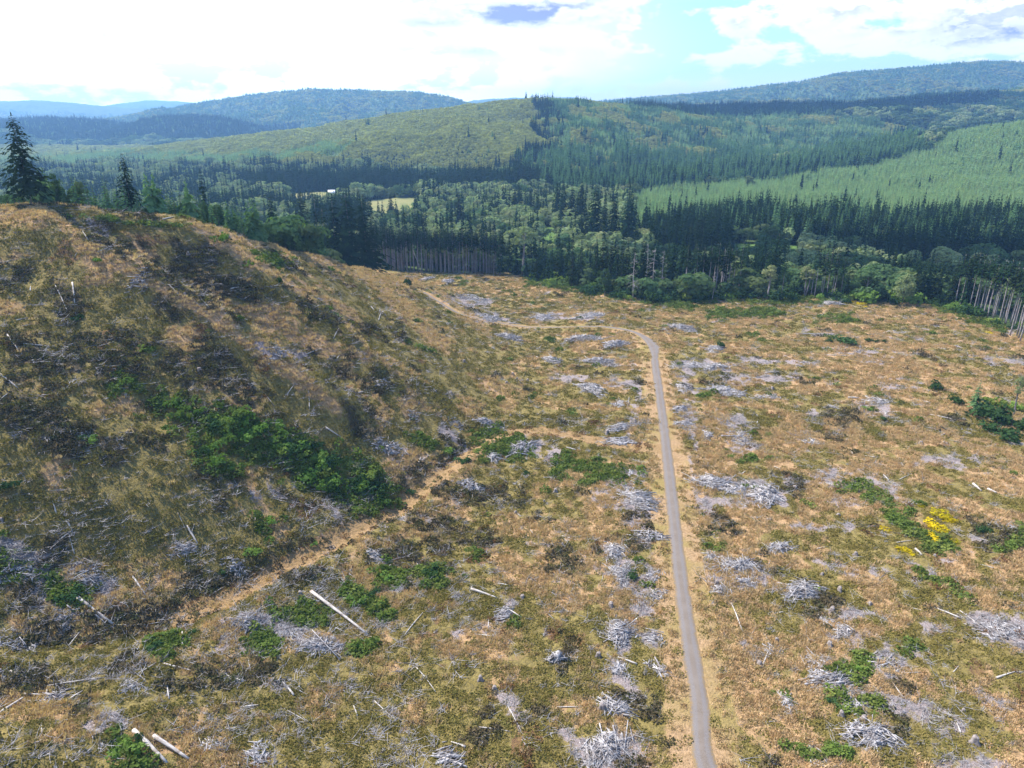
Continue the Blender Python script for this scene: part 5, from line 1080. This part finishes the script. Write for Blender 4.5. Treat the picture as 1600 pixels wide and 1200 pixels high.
for i, (x_, y_, w_) in enumerate([q for i_, q in enumerate(LOWB) if q[0] < 1060 or i_ % 2]):
    sd = 'left of the old track' if y_ < 1000-.36*x_ else ('between the old track and the road' if x_ < 1060 else 'right of the gravel road')
    n_s = cnt.get('b'+sd, 0); cnt['b'+sd] = n_s+1
    put_bush(x_, y_, w_, '%s low green bush %s, number %s in reading order' % (('leafy', 'dark')[i % 2], sd, ORD[n_s].replace('first', 'one')) if False else '%s low bush standing %s among debris' % (('leafy green', 'dark green')[i % 2], sd), ('bush', 'bushd')[i % 2], 'low bushes ' + sd, g_.uniform(.55, .8), seed=i)
# brush belt at the clearing edge
for i in range(150):
    t = g_.random(); k = g_.integers(6, len(EDGE_PX)-4); a0, a1 = np.array(EDGE_PX[k], float), np.array(EDGE_PX[k+1], float); q = a0+(a1-a0)*t
    put_bush(q[0], q[1]+g_.uniform(-12, 3), g_.uniform(10, 26), 'green brush bush in the belt at the far edge of the clearing', 'bushd' if g_.random() < .6 else 'bush', 'brush belt at the clearing edge', g_.uniform(.6, 1.2), seed=i)

# ---- two far farm buildings seen past the trees
def house(px, py, Y, L, W, hh, wallc, roofc, lab, rz):
    p = at_y(px, py, Y); z = float(H(np.array([p[0]]), np.array([p[1]]))[0]); mats = []
    for nm, c in (('painted_wall', wallc), ('metal_roof', roofc), ('window_glass', (.03, .04, .05))):
        m, T = mat_new(nm); P = T.node('ShaderNodeNewGeometry').outputs['Position']; n = T.noise(P, .6, 3, .6); bs = T.node('ShaderNodeBsdfPrincipled', ins={'Base Color': T.mixc(n, c, tuple(.8*q for q in c)), 'Roughness': .5}); T.l.new(bs.outputs[0], T.node('ShaderNodeOutputMaterial').inputs[0]); mats.append(m)
    e = bpy.data.objects.new('farm_house', None); link(e); e.location = (p[0], p[1], z); e.rotation_euler.z = rz; e['label'] = lab; e['category'] = 'house'
    l, w = L/2, W/2; V = [(-l, -w, -1), (l, -w, -1), (l, w, -1), (-l, w, -1), (-l, -w, hh), (l, -w, hh), (l, w, hh), (-l, w, hh), (-l, 0, hh+W*.35), (l, 0, hh+W*.35)]
    add('wall', mk_mesh('wall', V, [(0, 1, 5, 4), (1, 2, 6, 5), (2, 3, 7, 6), (3, 0, 4, 7)], [(5, 6, 9), (7, 4, 8)], mat=mats[0]), parent=e)
    l, w = L/2+.5, W/2+.5; r = hh+W*.35; V = [(-l, -w, hh-.2), (l, -w, hh-.2), (l, 0, r+.15), (-l, 0, r+.15), (-l, w, hh-.2), (l, w, hh-.2), (-l, -w, hh), (l, -w, hh), (l, 0, r+.4), (-l, 0, r+.4), (-l, w, hh), (l, w, hh)]
    add('roof', mk_mesh('roof', V, [(0, 1, 2, 3), (3, 2, 5, 4), (7, 6, 9, 8), (8, 9, 10, 11), (0, 6, 7, 1), (4, 5, 11, 10), (0, 3, 9, 6), (1, 7, 8, 2), (3, 4, 10, 9), (2, 8, 11, 5)], mat=mats[1]), parent=e)
    for s in (-.28, 0, .28): add('window', mk_mesh('window', [(s*L-.7, -W/2-.05, 1.2), (s*L+.7, -W/2-.05, 1.2), (s*L+.7, -W/2-.05, 2.4), (s*L-.7, -W/2-.05, 2.4), (s*L-.7, -W/2+.1, 1.2), (s*L+.7, -W/2+.1, 1.2), (s*L+.7, -W/2+.1, 2.4), (s*L-.7, -W/2+.1, 2.4)], [(0, 1, 2, 3), (5, 4, 7, 6), (4, 0, 3, 7), (1, 5, 6, 2), (3, 2, 6, 7), (4, 5, 1, 0)], mat=mats[2]), parent=e)
house(521, 302, 1120, 15, 10, 5, (.75, .77, .8), (.72, .74, .78), 'white farm building with a pale roof at the far end of the yellow field', .4)
house(566, 306, 1090, 11, 8, 4, (.30, .28, .28), (.45, .45, .48), 'grey shed with a pale roof under the dark trees by the yellow field', -.5)

# ------------------------------------------------------------------ air: one even haze box round camera and land, sky outside
def haze(density, col, aniso):
    x0, x1, y0, y1, z0, z1 = -13000, 13000, -13000, 13000, -20, 560
    V = [(x, y, z) for z in (z0, z1) for y in (y0, y1) for x in (x0, x1)]
    F_ = [(0, 2, 3, 1), (4, 5, 7, 6), (0, 1, 5, 4), (2, 6, 7, 3), (0, 4, 6, 2), (1, 3, 7, 5)]
    m, T = mat_new('air_haze'); v = T.node('ShaderNodeVolumePrincipled', ins={'Color': (*col, 1), 'Density': density, 'Anisotropy': aniso}); o = T.node('ShaderNodeOutputMaterial'); T.l.new(v.outputs[0], o.inputs['Volume'])
    add('haze', mk_mesh('haze', V, F_, mat=m), kind='stuff', label='thin blue summer haze over the whole valley')
haze(0.95e-4, (0.29, 0.56, 1.0), 0.35)

# ------------------------------------------------------------------ two clouds added overhead, out of view, to shade parts of the land
def cloud(name, cx, cy_, cz_, rx, ry, rz, seed, label):
    import bmesh
    g_ = np.random.default_rng(seed); bm = bmesh.new(); bmesh.ops.create_icosphere(bm, subdivisions=3, radius=1.0); sv_ = np.array([v.co[:] for v in bm.verts]); sf = np.array([[v.index for v in f.verts] for f in bm.faces]); bm.free()
    a = Acc()
    for i in range(70):
        an = g_.uniform(0, 6.28); r = math.sqrt(g_.random())*.9; p = np.array([math.cos(an)*r*rx, math.sin(an)*r*ry, 0]); s = g_.uniform(.16, .34)*ry*(1.15-r*.6)
        v = sv_*s*np.array([1.2, 1.0, .75]); v = v*(1+.16*fbm(v[:, 0]+p[0]+v[:, 2], v[:, 1]+p[1]-v[:, 2], s*.5, 3, 5)[:, None]); v[:, 2] = np.maximum(v[:, 2]+rz*g_.uniform(0, .5)*(1-r), -rz*.12); a.put(v+p, None, sf)
    m, T = mat_new('shade_cloud'); d = T.node('ShaderNodeBsdfDiffuse', ins={0: (.9, .9, .92, 1)}); t = T.node('ShaderNodeBsdfTranslucent', ins={0: (.8, .82, .86, 1)}); x = T.node('ShaderNodeMixShader', ins={0: .25, 1: d.outputs[0], 2: t.outputs[0]}); T.l.new(x.outputs[0], T.node('ShaderNodeOutputMaterial').inputs[0])
    add(name, a.mesh('cloud', m, True), loc=(cx, cy_, cz_), kind='structure', label=label)
def shade_at(x, y, z, h):      # where a cloud at height h must float to shade a place
    k = (h-z)/math.tan(SUN_EL); return x+k*math.sin(SUN_AZ), y+k*math.cos(SUN_AZ), h
c_ = shade_at(1250, 3000, 120, 1500); cloud('cloud', *c_, 1000, 420, 200, 1, 'unseen white cloud added to shade the right hand hills')
c_ = shade_at(360, 600, 0, 1100); cloud('cloud', *c_, 330, 95, 90, 2, 'small unseen cloud added to shade the valley woods')
